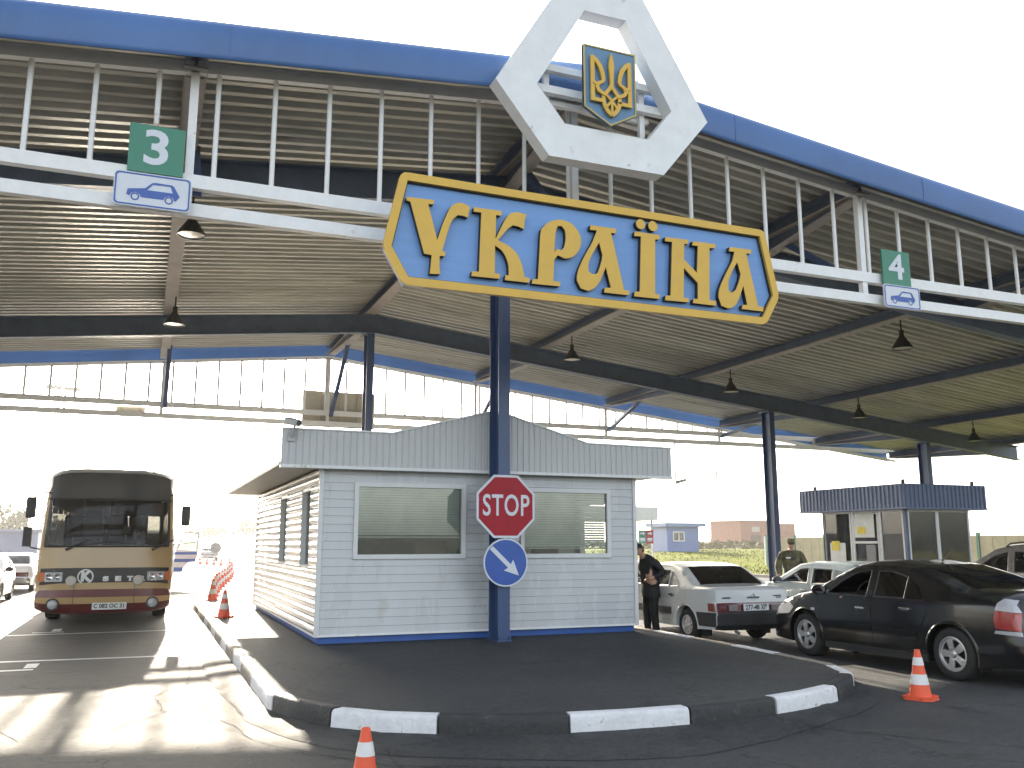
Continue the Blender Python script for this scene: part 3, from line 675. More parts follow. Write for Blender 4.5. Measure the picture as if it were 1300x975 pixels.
# ------------------------------------------------------------------ main grey booth
BX0, BX1, BY0, BY1, BZ0, BZ1 = 2.50, 8.07, 14.08, 22.4, .31, 2.86
booth = thing('control_booth', 'grey clad border control booth with peaked parapet on the island behind the stop sign', 'booth', (2.5, 14.08, .19)); BO = (2.5, 14.08, .19)
def siding(axis, fixed, sgn, a0, a1, z0, z1, holes, mat, pitch=.13, name='wall', dp=.016):
    """clapboard wall: rows of slightly tilted boards cut round the window holes; axis 'x' or 'y' is the run"""
    b = MB(BO); z = z0
    def P(a, off, zz): return (a, fixed + sgn * off, zz) if axis == 'x' else (fixed + sgn * off, a, zz)
    edges = sorted({z0, z1} | {h[1] for h in holes} | {h[3] for h in holes})
    rows = []; zz = z0
    while zz < z1 - 1e-6: rows.append((zz, min(z1, zz + pitch))); zz += pitch
    for r0, r1 in rows:
        subs = sorted({r0, r1} | {e for e in edges if r0 < e < r1})
        for s0, s1 in zip(subs[:-1], subs[1:]):
            segs = [(a0, a1)]
            for h in holes:
                if h[1] < (s0 + s1) / 2 < h[3]:
                    ns = []
                    for p, q in segs:
                        if h[2] <= p or h[0] >= q: ns.append((p, q)); continue
                        if h[0] > p: ns.append((p, h[0]))
                        if h[2] < q: ns.append((h[2], q))
                    segs = ns
            for p, q in segs:
                o0 = dp - dp * (s0 - r0) / pitch * .8; o1 = dp - dp * (s1 - r0) / pitch * .8
                if dp > .02:
                    zz_ = [s0 + (s1 - s0) * t for t in (0, .04, .12, .5, .86, 1)]; of = [0, .018, .028, .034, .026, 0]
                    for i in range(5): b.add([P(p, of[i], zz_[i]), P(q, of[i], zz_[i]), P(q, of[i + 1], zz_[i + 1]), P(p, of[i + 1], zz_[i + 1])], [(3, 2, 1, 0)])
                    continue
                b.add([P(p, o0, s0), P(q, o0, s0), P(q, o1, s1), P(p, o1, s1)], [(0, 1, 2, 3) if (sgn < 0) == (axis == 'x') else (3, 2, 1, 0)])
                if abs(s1 - r1) < 1e-6 and r1 < z1 - .01:
                    b.add([P(p, o1, s1), P(q, o1, s1), P(q, o1 - .012, s1 - .001), P(p, o1 - .012, s1 - .001)], [(0, 1, 2, 3)])
                    b.add([P(p, -.006, s1 - .006), P(q, -.006, s1 - .006), P(q, .018, s1), P(p, .018, s1)], [(0, 1, 2, 3)])
    return b.build(name, mat, booth, **(dict(smooth=50, fix=True) if dp > .02 else {}))
WF = [(3.02, 1.46, 4.88, 2.66), (5.86, 1.46, 7.58, 2.64)]
siding('x', BY0, -1, BX0, BX1, BZ0, BZ1, WF, M_siding)
M_gloss = pm('glossy_grey_siding', (.46, .46, .45), .16, var=.06, scale=1.5, spec=.9, stain=(.30, .27, .22), stain_amt=.05)
WL = [(14.85, 1.30, 15.75, 2.62), (17.5, 1.30, 18.4, 2.62)]
siding('y', BX0, -1, BY0, BY1, BZ0, BZ1, WL, M_gloss, dp=.034)
siding('y', BX1, 1, BY0, BY1, BZ0, BZ1, [(14.6, 1.2, 16.2, 2.5)], M_siding)
siding('x', BY1, 1, BX0, BX1, BZ0, BZ1, [], M_siding)
a = MB(BO)
for x, y in ((BX0, BY0), (BX1, BY0), (BX0, BY1), (BX1, BY1)):
    a = MB(BO); a.cbox((x, y, (BZ0 + BZ1) / 2), (.07, .07, BZ1 - BZ0)); a.build('corner_trim', M_winfr, booth, bevel=.006)
a = MB(BO); a.box((BX0 + .03, BY0 + .04, .19), (BX1 - .03, BY1 - .04, .30)); a.build('plinth', M_plinth, booth)
a = MB(BO); a.box((BX0 - .03, BY0 - .03, .295), (BX1 + .03, BY1 + .03, .325)); a.build('sill_strip', M_white, booth)
# room inside: floor, ceiling and back partition so that the windows look into a real dim space
a = MB(BO); a.box((BX0 + .1, BY0 + 2.2, .35), (BX1 - .1, BY0 + 2.25, 2.8)); a.box((BX0 + .06, BY0 + .06, .33), (BX1 - .06, BY1 - .06, .36)); a.box((BX0 + .06, BY0 + .06, 2.80), (BX1 - .06, BY1 - .06, 2.83))
a.build('partition', pm('interior_wall', (.45, .43, .38), .8), booth)
a = MB(BO); a.box((3.0, BY0 + .55, .9), (7.6, BY0 + 1.2, 1.34)); a.box((4.2, BY0 + .6, 1.345), (4.75, BY0 + .9, 1.75)); a.box((6.5, BY0 + .7, 1.345), (6.9, BY0 + 1.0, 1.62)); a.build('desk', pm('desk_wood', (.20, .15, .10), .5), booth)
def win_front(x0, z0, x1, z1, y=BY0):
    f = MB(BO); t = .07; f.plate([(x0, z0), (x1, z0), (x1, z1), (x0, z1)], [[(x0 + t, z0 + t), (x0 + t, z1 - t), (x1 - t, z1 - t), (x1 - t, z0 + t)]], front(0, y - .045, 0), .09)
    fo = f.build('window', M_winfr, booth, bevel=.006)
    g = MB(BO); g.box((x0 + t, y + .0, z0 + t), (x1 - t, y + .006, z1 - t)); g.build('pane', G_window, fo)
    s = MB(BO); z = z1 - t - .04; zl = z0 + t + (.28 if x0 < 4 else .10)
    while z > zl:
        s.add([(x0 + t + .02, y + .022, z), (x1 - t - .02, y + .022, z), (x1 - t - .02, y + .036, z + .036), (x0 + t + .02, y + .036, z + .036)], [(0, 1, 2, 3)]); z -= .042
    s.box((x0 + t + .02, y + .02, zl - .02), (x1 - t - .02, y + .05, zl + .0))
    s.build('blind', M_blind, fo)
for h in WF: win_front(*h)
for (y0, z0, y1, z1) in WL:
    f = MB(BO); t = .06; f.plate([(y0, z0), (y1, z0), (y1, z1), (y0, z1)], [[(y0 + t, z0 + t), (y0 + t, z1 - t), (y1 - t, z1 - t), (y1 - t, z0 + t)]], lambda p, q, d: (BX0 + .10 - d, p, q), .12)
    fo = f.build('window', M_winfr, booth, bevel=.006)
    g = MB(BO); g.box((BX0 + .05, y0 + t, z0 + t), (BX0 + .056, y1 - t, z1 - t)); g.build('pane', G_window, fo)
for y0 in (20.2, 21.1):
    v = MB(BO); z = .7
    while z < 2.05: v.add([(BX0 - .035, y0, z), (BX0 - .035, y0 + .55, z), (BX0 - .005, y0 + .55, z + .05), (BX0 - .005, y0, z + .05)], [(0, 1, 2, 3)]); z += .085
    v.build('vent_grille', M_winfr, booth)
f = MB(BO); f.plate([(14.6, 1.2), (16.2, 1.2), (16.2, 2.5), (14.6, 2.5)], [[(14.66, 1.26), (14.66, 2.44), (16.14, 2.44), (16.14, 1.26)]], lambda p, q, d: (BX1 - .05 + d, p, q), .10); fo = f.build('window', M_winfr, booth)
# roof slab with deep eaves and front parapet with a peak in the middle
a = MB(BO); a.box((1.82, 13.97, 2.885), (8.72, 23.3, 2.945)); a.build('eaves', pm('eaves_cream', (.62, .58, .50), .55), booth, bevel=.008)
PX0, PX1, PZ = 1.84, 8.76, 2.88
def ptop(x):
    for (xa, za), (xb, zb) in zip([(1.7, 3.435), (3.56, 3.435), (5.34, 3.90), (7.06, 3.415), (8.9, 3.395)][:-1], [(3.56, 3.435), (5.34, 3.90), (7.06, 3.415), (8.9, 3.395)]):
        if xa <= x <= xb: return za + (zb - za) * (x - xa) / (xb - xa)
    return 3.38
a = MB(BO); x = PX0; k = 0
while x < PX1 - .01:
    x1 = min(PX1, x + .105); g_ = .006
    pts = [x, x + g_, x + g_ + .012, x1 - .012, x1]
    offs = [.012, .012, 0, 0, .012]
    for i in range(4):
        xa, xb = pts[i], pts[i + 1]; ya, yb = 13.87 + offs[i], 13.87 + offs[i + 1]
        a.add([(xa, ya, PZ), (xb, yb, PZ), (xb, yb, ptop(xb)), (xa, ya, ptop(xa))], [(0, 1, 2, 3)])
    x = x1
xs = [PX0, 3.56, 5.34, 7.06, PX1]
for xa, xb in zip(xs[:-1], xs[1:]): a.add([(xa, 13.97, PZ), (xb, 13.97, PZ), (xb, 13.97, ptop(xb)), (xa, 13.97, ptop(xa))], [(3, 2, 1, 0)])
for xx, fl in ((PX0, 0), (PX1, 1)): a.add([(xx, 13.882, PZ), (xx, 13.97, PZ), (xx, 13.97, ptop(xx)), (xx, 13.882, ptop(xx))], [(0, 1, 2, 3)])
par = a.build('parapet', M_parapet, booth)
a = MB(BO)
for xa, xb in zip(xs[:-1], xs[1:]): a.bar((xa, 13.92, ptop(xa) + .012), (xb, 13.92, ptop(xb) + .012), .14, .025)
a.box((PX0 - .01, 13.855, PZ - .035), (PX1 + .01, 13.975, PZ + .012)); a.build('coping', M_white, par)
# security camera on the parapet corner
cc = thing('security_camera', 'grey security camera bracketed on the left end of the booth parapet', 'camera', (1.97, 13.855, 3.31))
M_cam = pm('camera_grey', (.38, .40, .40), .4)
a = MB(); a.box((-.05, -.03, -.07), (.05, .0, .07)); a.tube([(0, -.03, 0), (.02, -.10, .06), (.03, -.12, .17)], .022, 8); a.build('bracket', M_cam, cc, smooth=40)
a = MB(); a.bar((-.07, .06, .25), (.07, -.22, .19), .11, .11); a.build('housing', M_cam, cc, bevel=.02)
a = MB(); a.bar((-.08, .08, .315), (.09, -.26, .25), .13, .012); a.build('sun_shield', M_white, cc)
a = MB(); a.lathe([(0, 0), (.04, 0), (.04, .02)], 14, (.075, -.235, .188), 'y'); a.build('lens', M_black, cc)

# ------------------------------------------------------------------ right-hand booth with blue roof band
RB = (20.0, 19.5, .14); rb = thing('passport_booth', 'small glazed booth with ribbed blue roof band behind the black saloon', 'booth', RB)
M_band = pm('ribbed_blue_band', (.10, .145, .27), .4, metal=.0, var=.12)
a = MB(RB); fx0, fx1, fy0, fy1, fz0, fz1 = 20.0, 23.2, 19.5, 23.9, 2.72, 3.40
def ribs(axis, fixed, sgn, a0, a1):
    x = a0; per = .16
    while x < a1 - 1e-6:
        e = min(a1, x + per)
        for p, q, o1, o2 in ((x, x + .06, 0, 0), (x + .06, x + .08, 0, .03), (x + .08, x + .14, .03, .03), (x + .14, x + per, .03, 0)):
            p = min(p, a1); q = min(q, a1)
            if q - p < 1e-5: continue
            c1 = (p, fixed + sgn * o1) if axis == 'x' else (fixed + sgn * o1, p); c2 = (q, fixed + sgn * o2) if axis == 'x' else (fixed + sgn * o2, q)
            a.add([(*c1, fz0), (*c2, fz0), (*c2, fz1), (*c1, fz1)], [(0, 1, 2, 3)])
        x += per
ribs('x', fy0, -1, fx0, fx1); ribs('y', fx0, -1, fy0, fy1); ribs('x', fy1, 1, fx0, fx1); ribs('y', fx1, 1, fy0, fy1)
a.build('roof_band', M_band, rb)
a = MB(RB); a.box((fx0 + .01, fy0 + .01, fz1 - .05), (fx1 - .01, fy1 - .01, fz1 - .01)); a.box((fx0 - .03, fy0 - .03, fz0 - .04), (fx1 + .03, fy1 + .03, fz0 + .0)); a.build('roof', M_band, rb)
wx0, wx1, wy0, wy1 = 20.35, 22.85, 19.85, 23.3
M_pvc = pm('white_pvc', (.68, .69, .69), .35, var=.05)
a = MB(RB); a.box((wx0 + .02, wy0 + .02, .14), (wx1 - .02, wy1 - .02, 1.05)); a.build('wall', M_pvc, rb)
def glazed(axis, fixed, sgn, spans, z0, z1):
    for i, (p, q) in enumerate(spans):
        fn = (lambda u, v, d: (u, fixed + .04 * (1 if sgn < 0 else -1) - (.04 * (1 if sgn < 0 else -1)) + (d if sgn < 0 else -d), v)) if axis == 'x' else (lambda u, v, d: (fixed + (d if sgn < 0 else -d), u, v))
        f = MB(RB); t = .06; f.plate([(p, z0), (q, z0), (q, z1), (p, z1)], [[(p + t, z0 + t), (p + t, z1 - t), (q - t, z1 - t), (q - t, z0 + t)]], fn, .07)
        fo = f.build('window', M_pvc, rb, fix=True)
        g = MB(RB)
        if axis == 'x': g.box((p + t, fixed + sgn * -.03, z0 + t), (q - t, fixed + sgn * -.036, z1 - t))
        else: g.box((fixed + sgn * -.03, p + t, z0 + t), (fixed + sgn * -.036, q - t, z1 - t))
        g.build('pane', G_window, fo)
glazed('x', wy0, -1, [(wx0 + .09, 21.58), (21.58, wx1)], 1.06, 2.68); glazed('y', wx0, -1, [(19.94, 20.86), (20.92, 21.99), (22.05, 23.3)], 1.06, 2.68)
glazed('x', wy1, 1, [(wx0, 21.6), (21.6, wx1)], 1.06, 2.68); glazed('y', wx1, 1, [(wy0 + .1, 21.4), (21.4, wy1 - .1)], 1.06, 2.68)
a = MB(RB); a.box((wx0 - .02, wy0 - .02, .14), (wx0 + .075, wy0 + .075, 2.7)); a.build('corner_post', M_navy2, rb)
for y0, y1 in ((20.865, 20.915), (21.995, 22.045)):
    a = MB(RB); a.box((wx0 + .01, y0, 1.06), (wx0 + .065, y1, 2.68)); a.build('mullion', M_pvc, rb)
M_roller = pm('roller_blind', (.44, .39, .29), .8, var=.15)
_n = M_roller.node_tree; _t = _n.nodes.new('ShaderNodeBsdfTranslucent'); _t.inputs[0].default_value = (.5, .45, .34, 1); _m = _n.nodes.new('ShaderNodeMixShader'); _m.inputs[0].default_value = .5
_n.links.new(_n.nodes['Principled BSDF'].outputs[0], _m.inputs[1]); _n.links.new(_t.outputs[0], _m.inputs[2]); _n.links.new(_m.outputs[0], _n.nodes['Material Output'].inputs[0])
a = MB(RB); a.box((wx0 + .14, wy0 + .12, 1.05), (wx1 - .1, wy0 + .13, 2.66)); a.build('roller_blind', M_roller, rb)
a = MB(RB); a.box((wx0 + .12, 19.98, 1.05), (wx0 + .13, 20.84, 2.66)); a.build('roller_blind', M_roller, rb)
a = MB(RB); a.box((wx0 + .14, 22.1, 1.05), (wx0 + .15, 23.25, 2.66)); a.build('roller_blind', M_roller, rb)
a = MB(RB); a.box((wx0 + .2, 20.0, .9), (wx0 + .75, 22.8, 1.10)); a.box((wx0 + .3, 20.2, 1.105), (wx0 + .5, 20.6, 1.4)); a.build('counter', pm('counter_grey', (.3, .3, .29), .5), rb)
a = MB(RB); a.box((wx0 - .03, 20.98, 1.70), (wx0 + .03, 21.93, 1.77)); a.build('transom', M_pvc, rb)
pn = pm('notice_paper', (.70, .71, .68), .7); py_ = pm('notice_yellow', (.72, .58, .03), .6)
for (y0, y1, z0, z1, mt, nm, lab) in ((22.3, 22.98, 1.13, 1.72, pn, 'notice', None), (22.55, 22.9, 1.48, 1.78, py_, 'yellow_notice', None), (21.05, 21.88, 1.88, 2.58, pn, 'notice', None), (21.40, 21.75, 1.99, 2.20, py_, 'yellow_notice', None)):
    a = MB(RB); d = .012 if mt is py_ else .004; a.box((wx0 - .03 - d, y0, z0), (wx0 - .03, y1, z1)); a.build(nm, mt, rb)
a = MB(RB); a.box((wx0 - .04, 21.05, 1.13), (wx0 - .0, 21.42, 1.66)); a.build('speaker_box', pm('box_grey', (.16, .17, .18), .5), rb)
for x, y in ((20.2, 23.4), (20.1, 19.6), (22.8, 19.6)):
    a = MB(RB); a.tube([(x, y, 3.39), (x, y, 3.52)], .05, 8); a.tube([(x, y, 3.50), (x + .05, y - .05, 3.62)], .01, 6); a.build('roof_fitting', M_black, rb)
# ------------------------------------------------------------------ vehicles
def car(name, label, cat, S, loc, rz=0, group=None):
    root = thing(name, label, cat, loc, rz, group)
    sil = S['sil']; hw = S['hw']; belt = S['belt']; tum = S.get('tum', .36); L0, L1 = sil[0][0], max(p[0] for p in sil); yc = (min(p[0] for p in sil) + L1) / 2; hl = (L1 - min(p[0] for p in sil)) / 2
    zb = S['zb']; wr = S['wr']; pl = S.get('plan', .13); rnd = S.get('round', .06); zm = S.get('zm', .58); belly = S.get('belly', .05)
    P = []
    for i in range(len(sil) - 1):                       # subdivide silhouette
        a, b = sil[i], sil[i + 1]; n = max(1, int(math.hypot(b[0] - a[0], b[1] - a[1]) / .11))
        for k in range(n): P.append((a[0] + (b[0] - a[0]) * k / n, a[1] + (b[1] - a[1]) * k / n, a[2]))
    P.append((sil[-1][0], sil[-1][1], sil[-1][2]))
    def ztop(y):
        best = None
        for a, b in zip(P[:-1], P[1:]):
            lo, hi = min(a[0], b[0]), max(a[0], b[0])
            if lo - 1e-6 <= y <= hi + 1e-6 and hi > lo:
                z = a[1] + (b[1] - a[1]) * (y - a[0]) / (b[0] - a[0]); s = 1 / math.sqrt(1 + ((b[1] - a[1]) / (b[0] - a[0])) ** 2)
                if best is None or z > best[0]: best = (z, s)
        return best or (9, 1)
    def W0(y, z):
        t = abs((y - yc) / hl); k = 1 - pl * max(0, (t - .5) / .5) ** 2.4
        if z < belt: s = 1 - belly * ((z - zm) / (belt - zb)) ** 2 * (2.2 if z < zm else 1.4)
        else: s = 1 - belly * 1.4 * ((belt - zm) / (belt - zb)) ** 2 - (z - belt) * tum / hw
        return hw * k * s
    def W(y, z):
        zt, s = ztop(y); d = max(0, (zt - z) * s)
        r = rnd
        return W0(y, z) - (r - math.sqrt(max(0, r * r - (r - d) ** 2)) if d < r else 0)
    arch = []
    for yw in sorted(S['wheels'], reverse=True):          # front first; walk the bottom from front to rear
        R = wr + .055; dz = wr - zb; a0 = math.asin(max(-1, min(1, (zb - wr) / R)))
        n = 16
        for i in range(n + 1):
            a = a0 + (PI - 2 * a0) * i / n; arch.append((yw + R * math.cos(a), wr + R * math.sin(a)))
    outer = [(p[0], p[1]) for p in P] + arch
    paint = S['paint']
    def skin(nm, mat, outer_, holes_, par, off=0., dens=.06, thick=0, smooth=38):
        m = MB()
        t = MB(); t.plate(outer_, holes_, lambda a, b, d: (0, a, b), 0)
        bm = bmesh.new(); vs = [bm.verts.new(v) for v in t.v]
        for f in t.f:
            try: bm.faces.new([vs[i] for i in f])
            except ValueError: pass
        ys = [v[1] for v in t.v]; zs = [v[2] for v in t.v]
        for lo, hi, st, nr in ((min(ys), max(ys), dens * 2.2, (0, 1, 0)), (min(zs), max(zs), dens, (0, 0, 1))):
            q = lo + st
            while q < hi:
                bmesh.ops.bisect_plane(bm, geom=bm.verts[:] + bm.edges[:] + bm.faces[:], plane_co=(0, q, q), plane_no=nr, dist=1e-5); q += st
        bm.verts.index_update(); V = [tuple(v.co) for v in bm.verts]; Fs = [tuple(v.index for v in f.verts) for f in bm.faces]; bm.free()
        for sgn in ((1, -1) if par is root and nm == 'body' else (nm_side,)):
            m.add([(sgn * (W(v[1], v[2]) + off), v[1], v[2]) for v in V], [f if sgn > 0 else tuple(reversed(f)) for f in Fs])
        return m
    doors = S['doors']; holes = [inset(d['o'], -.004) for d in doors] + [q for q in S.get('quarter', [])]
    nm_side = 1
    body = skin('body', paint, outer, [list(reversed(h)) for h in holes], root)
    tags = {}
    T = [-1, -.985, -.95, -.88, -.72, -.45, -.15, .15, .45, .72, .88, .95, .985, 1]
    strips = {}
    def nrm(i):
        a, b = P[max(i - 1, 0)], P[min(i + 1, len(P) - 1)]; d = Vector((b[0] - a[0], b[1] - a[1])).normalized(); return Vector((-d.y, d.x)) if S.get('cw', True) else Vector((d.y, -d.x))
    AM = S.get('amp', {}); row = []
    for i, p in enumerate(P):
        n = nrm(i); A = (AM.get(p[2], .05) + AM.get(P[max(i - 1, 0)][2], .05)) / 2; w_ = W(p[0], p[1])
        row.append([(t * w_, p[0] + n.x * A * (1 - abs(t) ** 6), p[1] + n.y * A * (1 - abs(t) ** 6)) for t in T])
    for i in range(len(P) - 1):
        tg = P[i][2]
        for k in range(len(T) - 1):
            tt = (T[k] + T[k + 1]) / 2; key = 'body'
            if tg in ('windscreen', 'rear_window'): key = tg if abs(tt) < S.get('wrap', .9) else ((S['pillar'] + ('_a' if tt < 0 else '_b')) if 'pillar' in S and tg == 'windscreen' else 'body')
            elif tg not in ('paint',): key = tg + ('_rear' if tg == 'bumper' and i < len(P) // 2 else '')
            strips.setdefault(key, MB()).add([row[i][k], row[i][k + 1], row[i + 1][k + 1], row[i + 1][k]], [(0, 1, 2, 3)])
    body.add(strips['body'].v, strips['body'].f)
    # arch lips
    for yw in S['wheels']:
        R = wr + .055; a0 = math.asin(max(-1, min(1, (zb - wr) / R)))
        for sgn in (1, -1):
            vs = []; n = 18
            for i in range(n + 1):
                a = a0 + (PI - 2 * a0) * i / n
                for rr, off in ((R - .004, -.10), (R - .004, .004), (R + .012, .010), (R + .030, .0)): y, z = yw + rr * math.cos(a), wr + rr * math.sin(a); vs.append((sgn * (W(y, max(z, zb)) + off), y, z))
            body.add(vs, [(i * 4 + k, i * 4 + k + 1, (i + 1) * 4 + k + 1, (i + 1) * 4 + k) for i in range(n) for k in range(3)])
    bo = body.build('body', paint, root, smooth=38, fix=True)
    mats = dict(windscreen=G_car, rear_window=S.get('rear_glass', G_tint), bumper=S.get('bumper', paint), trim=M_black); mats.update(S.get('mats', {}))
    for kx, m in strips.items():
        if kx == 'body': continue
        m.build({'bumper_rear': 'rear_bumper', 'bumper': 'front_bumper', 'windscreen_pillar_a': 'windscreen_pillar', 'windscreen_pillar_b': 'windscreen_pillar'}.get(kx, kx), mats.get(kx.replace('_rear', '') if kx == 'bumper_rear' else kx, paint), root, smooth=38, fix=True)
    # lower tub and cabin lining
    tub = MB(); q = [(p[0], min(p[1], belt - .03)) for p in P]
    tub.box((-.56, min(p[0] for p in P) + .12, zb + .02), (.56, L1 - .14, belt - .25))
    y0, y1 = S['cab']; tub.box((-W(0, belt) + .06, y0, belt - .26), (W(0, belt) - .06, y1, belt - .10))
    for yw in S['wheels']: tub.box((-W(yw, zm) + .22, yw - wr - .05, zb), (W(yw, zm) - .22, yw + wr + .05, wr * 2 + .02))
    for a, b in ((P[0], None),): pass
    tub.build('underbody', M_dark, root)
    M_seat = S.get('seat', pm('seat_fabric', (.05, .05, .052), .8, var=.2))
    for sy in S.get('seats', []):
        for sx in (-.36, .36): st = MB(); st.cbox((sx, sy - .05, belt - .02), (.46, .14, .66)); st.cbox((sx, sy - .07, belt + .30), (.24, .08, .13)); st.build('seat', M_seat, root, bevel=.04)
    if 'wheel_at' in S:
        sx, sy = S['wheel_at']; c = MB(); R = .18; vs = []; fs = []
        for i in range(20):
            a = 2 * PI * i / 20
            for j in range(6): b = 2 * PI * j / 6; r2 = R + .016 * math.cos(b); u = r2 * math.cos(a); v = r2 * math.sin(a); vs.append((sx + u, sy - v * .45 + .016 * math.sin(b), belt + .04 + v * .9))
        for i in range(20):
            for j in range(6): fs.append((i * 6 + j, i * 6 + (j + 1) % 6, ((i + 1) % 20) * 6 + (j + 1) % 6, ((i + 1) % 20) * 6 + j))
        c.add(vs, fs); c.bar((sx - R, sy, belt + .04), (sx + R, sy, belt + .04), .04, .02); c.build('steering_wheel', M_black, root, smooth=60)
        d = MB(); d.box((-W(sy, belt) + .1, sy + .12, belt - .12), (W(sy, belt) - .1, sy + .55, belt + .0)); d.build('dashboard', M_black, root, bevel=.04)
    # doors, panes, trims, handles
    for d in doors:
        for sgn in (1, -1):
            nm_side = sgn; o = d['o']; wn = d['w']
            m = skin('door', paint, o, [list(reversed(wn))], None); do = m.build('door', paint, root, smooth=38)
            if not (d.get('open') and sgn == d['open']):
                m = skin('pane', None, wn, [], None, off=-.014, dens=.12); m.build('pane', d.get('glass', S.get('glass', G_car)), do, smooth=60)
            ins = inset(wn, .022); m = MB(); n = len(wn)
            for i in range(n):
                j = (i + 1) % n; q = [wn[i], wn[j], ins[j], ins[i]]
                m.add([(sgn * (W(*p) + (.004 if k < 2 else -.008)), p[0], p[1]) for k, p in enumerate(q)], [(0, 1, 2, 3)])
            m.build('window_trim', S.get('trim', M_black), do)
            if d.get('h'):
                hy, hz_ = d['h']; m = MB(); x = sgn * (W(hy, hz_) + .016); m.cbox((x, hy, hz_), (.028, .17, .032)); m.build('handle', S.get('handle', M_black), do, bevel=.008)
                m = MB(); x = sgn * (W(hy, hz_) + .002); m.plate([(hy + .09 * math.cos(t * PI / 6), hz_ - .01 + .032 * math.sin(t * PI / 6)) for t in range(12)], [], lambda a, b, dd: (sgn * (W(a, b) + .0025), a, b), 0); m.build('handle_recess', M_black, do)
    for qw in S.get('quarter', []):
        for sgn in (1, -1):
            nm_side = sgn; m = skin('pane', None, qw, [], None, off=-.012, dens=.12); qo = m.build('quarter_window', S.get('qglass', S.get('glass', G_car)), root, smooth=60)
            ins = inset(qw, .02); m = MB(); n = len(qw)
            for i in range(n):
                j = (i + 1) % n; q = [qw[i], qw[j], ins[j], ins[i]]; m.add([(sgn * (W(*p) + (.004 if k < 2 else -.008)), p[0], p[1]) for k, p in enumerate(q)], [(0, 1, 2, 3)])
            m.build('window_trim', S.get('trim', M_black), qo)
    # wheels
    rim_m = S.get('rim', M_alloy); ns = S.get('spokes', 5)
    tw = S.get('tw', .20)
    for yw in S['wheels']:
        for sgn in (1, -1):
            X = sgn * (W0(yw, wr) - .015); hub = thing('wheel', None, None, (X, yw, wr), 0 if sgn > 0 else PI); hub.parent = root
            if 'category' in hub: del hub['category']
            m = MB(); rr = S.get('rr', wr * .66)
            m.lathe([(rr, 0), (rr + .02, .006), (wr - .03, .0), (wr - .008, -.02), (wr, -.05), (wr, -tw + .04), (wr - .01, -tw + .01), (rr + .02, -tw), (rr, -tw)], 40, (0, 0, 0), 'x'); m.build('tyre', M_rubber, hub, smooth=45)
            m = MB(); m.lathe([(rr + .001, -.002), (rr - .012, -.0), (rr - .022, -.03), (rr - .03, -.12), (.0, -.12)], 36, (0, 0, 0), 'x')
            hs = []
            for i in range(ns):
                a = 2 * PI * i / ns; hwid = PI / ns * S.get('gap', .62)
                h = [(( .30 + .0) * rr * math.cos(a), .30 * rr * math.sin(a))]
                h += [(rr * .80 * math.cos(a + hwid * t), rr * .80 * math.sin(a + hwid * t)) for t in (-1, -.5, 0, .5, 1)]
                hs.append(list(reversed(h)))
            m.plate(circ(0, 0, rr - .012, 36), hs, lambda p, q, d: (-.022 - d - .02 * (1 - min(1, math.hypot(p, q) / rr * 1.4)) * -1, p, q), .02)
            m.lathe([(0, .012), (.035, .01), (.05, -.004), (.055, -.03)], 18, (0, 0, 0), 'x')
            for i in range(5): a = 2 * PI * (i + .5) / 5; m.lathe([(0, .0), (.010, .0), (.010, -.02)], 8, (0, .085 * math.cos(a), .085 * math.sin(a)), 'x')
            m.build('rim', rim_m, hub, smooth=35)
            m = MB(); m.lathe([(0, -.075), (rr * .78, -.075), (rr * .78, -.09)], 28, (0, 0, 0), 'x'); m.build('brake_disc', M_dark, hub)
    # mirrors
    if 'mirror' in S:
        my, mz = S['mirror']
        for sgn in (1, -1):
            x = sgn * (W(my, mz) + .10); m = MB(); m.lathe([(0, .085), (.045, .075), (.075, .04), (.085, 0), (.08, -.045), (.0, -.05)], 14, (0, 0, 0), 'y')
            m.v = [(x + v[0] * 1.25, my + v[1], mz + .02 + v[2] * .85) for v in m.v]; m.bar((sgn * (W(my, mz) - .02), my, mz - .02), (x, my, mz), .05, .04); mo = m.build('mirror', S.get('mirror_m', paint), root, smooth=50, fix=True)
            m = MB(); m.plate([(x + .085 * 1.1 * math.cos(t * PI / 8), mz + .02 + .06 * math.sin(t * PI / 8)) for t in range(16)], [], lambda a, b, d: (a, my - .052, b), 0); m.build('mirror_glass', M_chrome, mo)
    root['_'] = 0; del root['_']
    return root, W, W0, ztop
def patch(mb, W, sgn, poly, off=.006, dens=.045):
    t = MB(); t.plate(poly, [], lambda a, b, d: (0, a, b), 0)
    bm = bmesh.new(); vs = [bm.verts.new(v) for v in t.v]
    for f in t.f: bm.faces.new([vs[i] for i in f])
    for lo, hi, nr in ((min(v[1] for v in t.v), max(v[1] for v in t.v), (0, 1, 0)), (min(v[2] for v in t.v), max(v[2] for v in t.v), (0, 0, 1))):
        q = lo + dens
        while q < hi: bmesh.ops.bisect_plane(bm, geom=bm.verts[:] + bm.edges[:] + bm.faces[:], plane_co=(0, q, q), plane_no=nr, dist=1e-5); q += dens
    bm.verts.index_update(); V = [tuple(v.co) for v in bm.verts]; F_ = [tuple(v.index for v in f.verts) for f in bm.faces]
    rim = [tuple(v.index for v in e.verts) for e in bm.edges if len(e.link_faces) == 1]; bm.free(); n = len(V)
    mb.add([(sgn * (W(a, b) + off), a, b) for _, a, b in V] + [(sgn * (W(a, b) - .01), a, b) for _, a, b in V], [f if sgn > 0 else tuple(reversed(f)) for f in F_] + [(i, j, n + j, n + i) for i, j in rim])
def on_side(W, sgn, off=.004): return lambda a, b, d: (sgn * (W(a, b) + off + d), a, b)

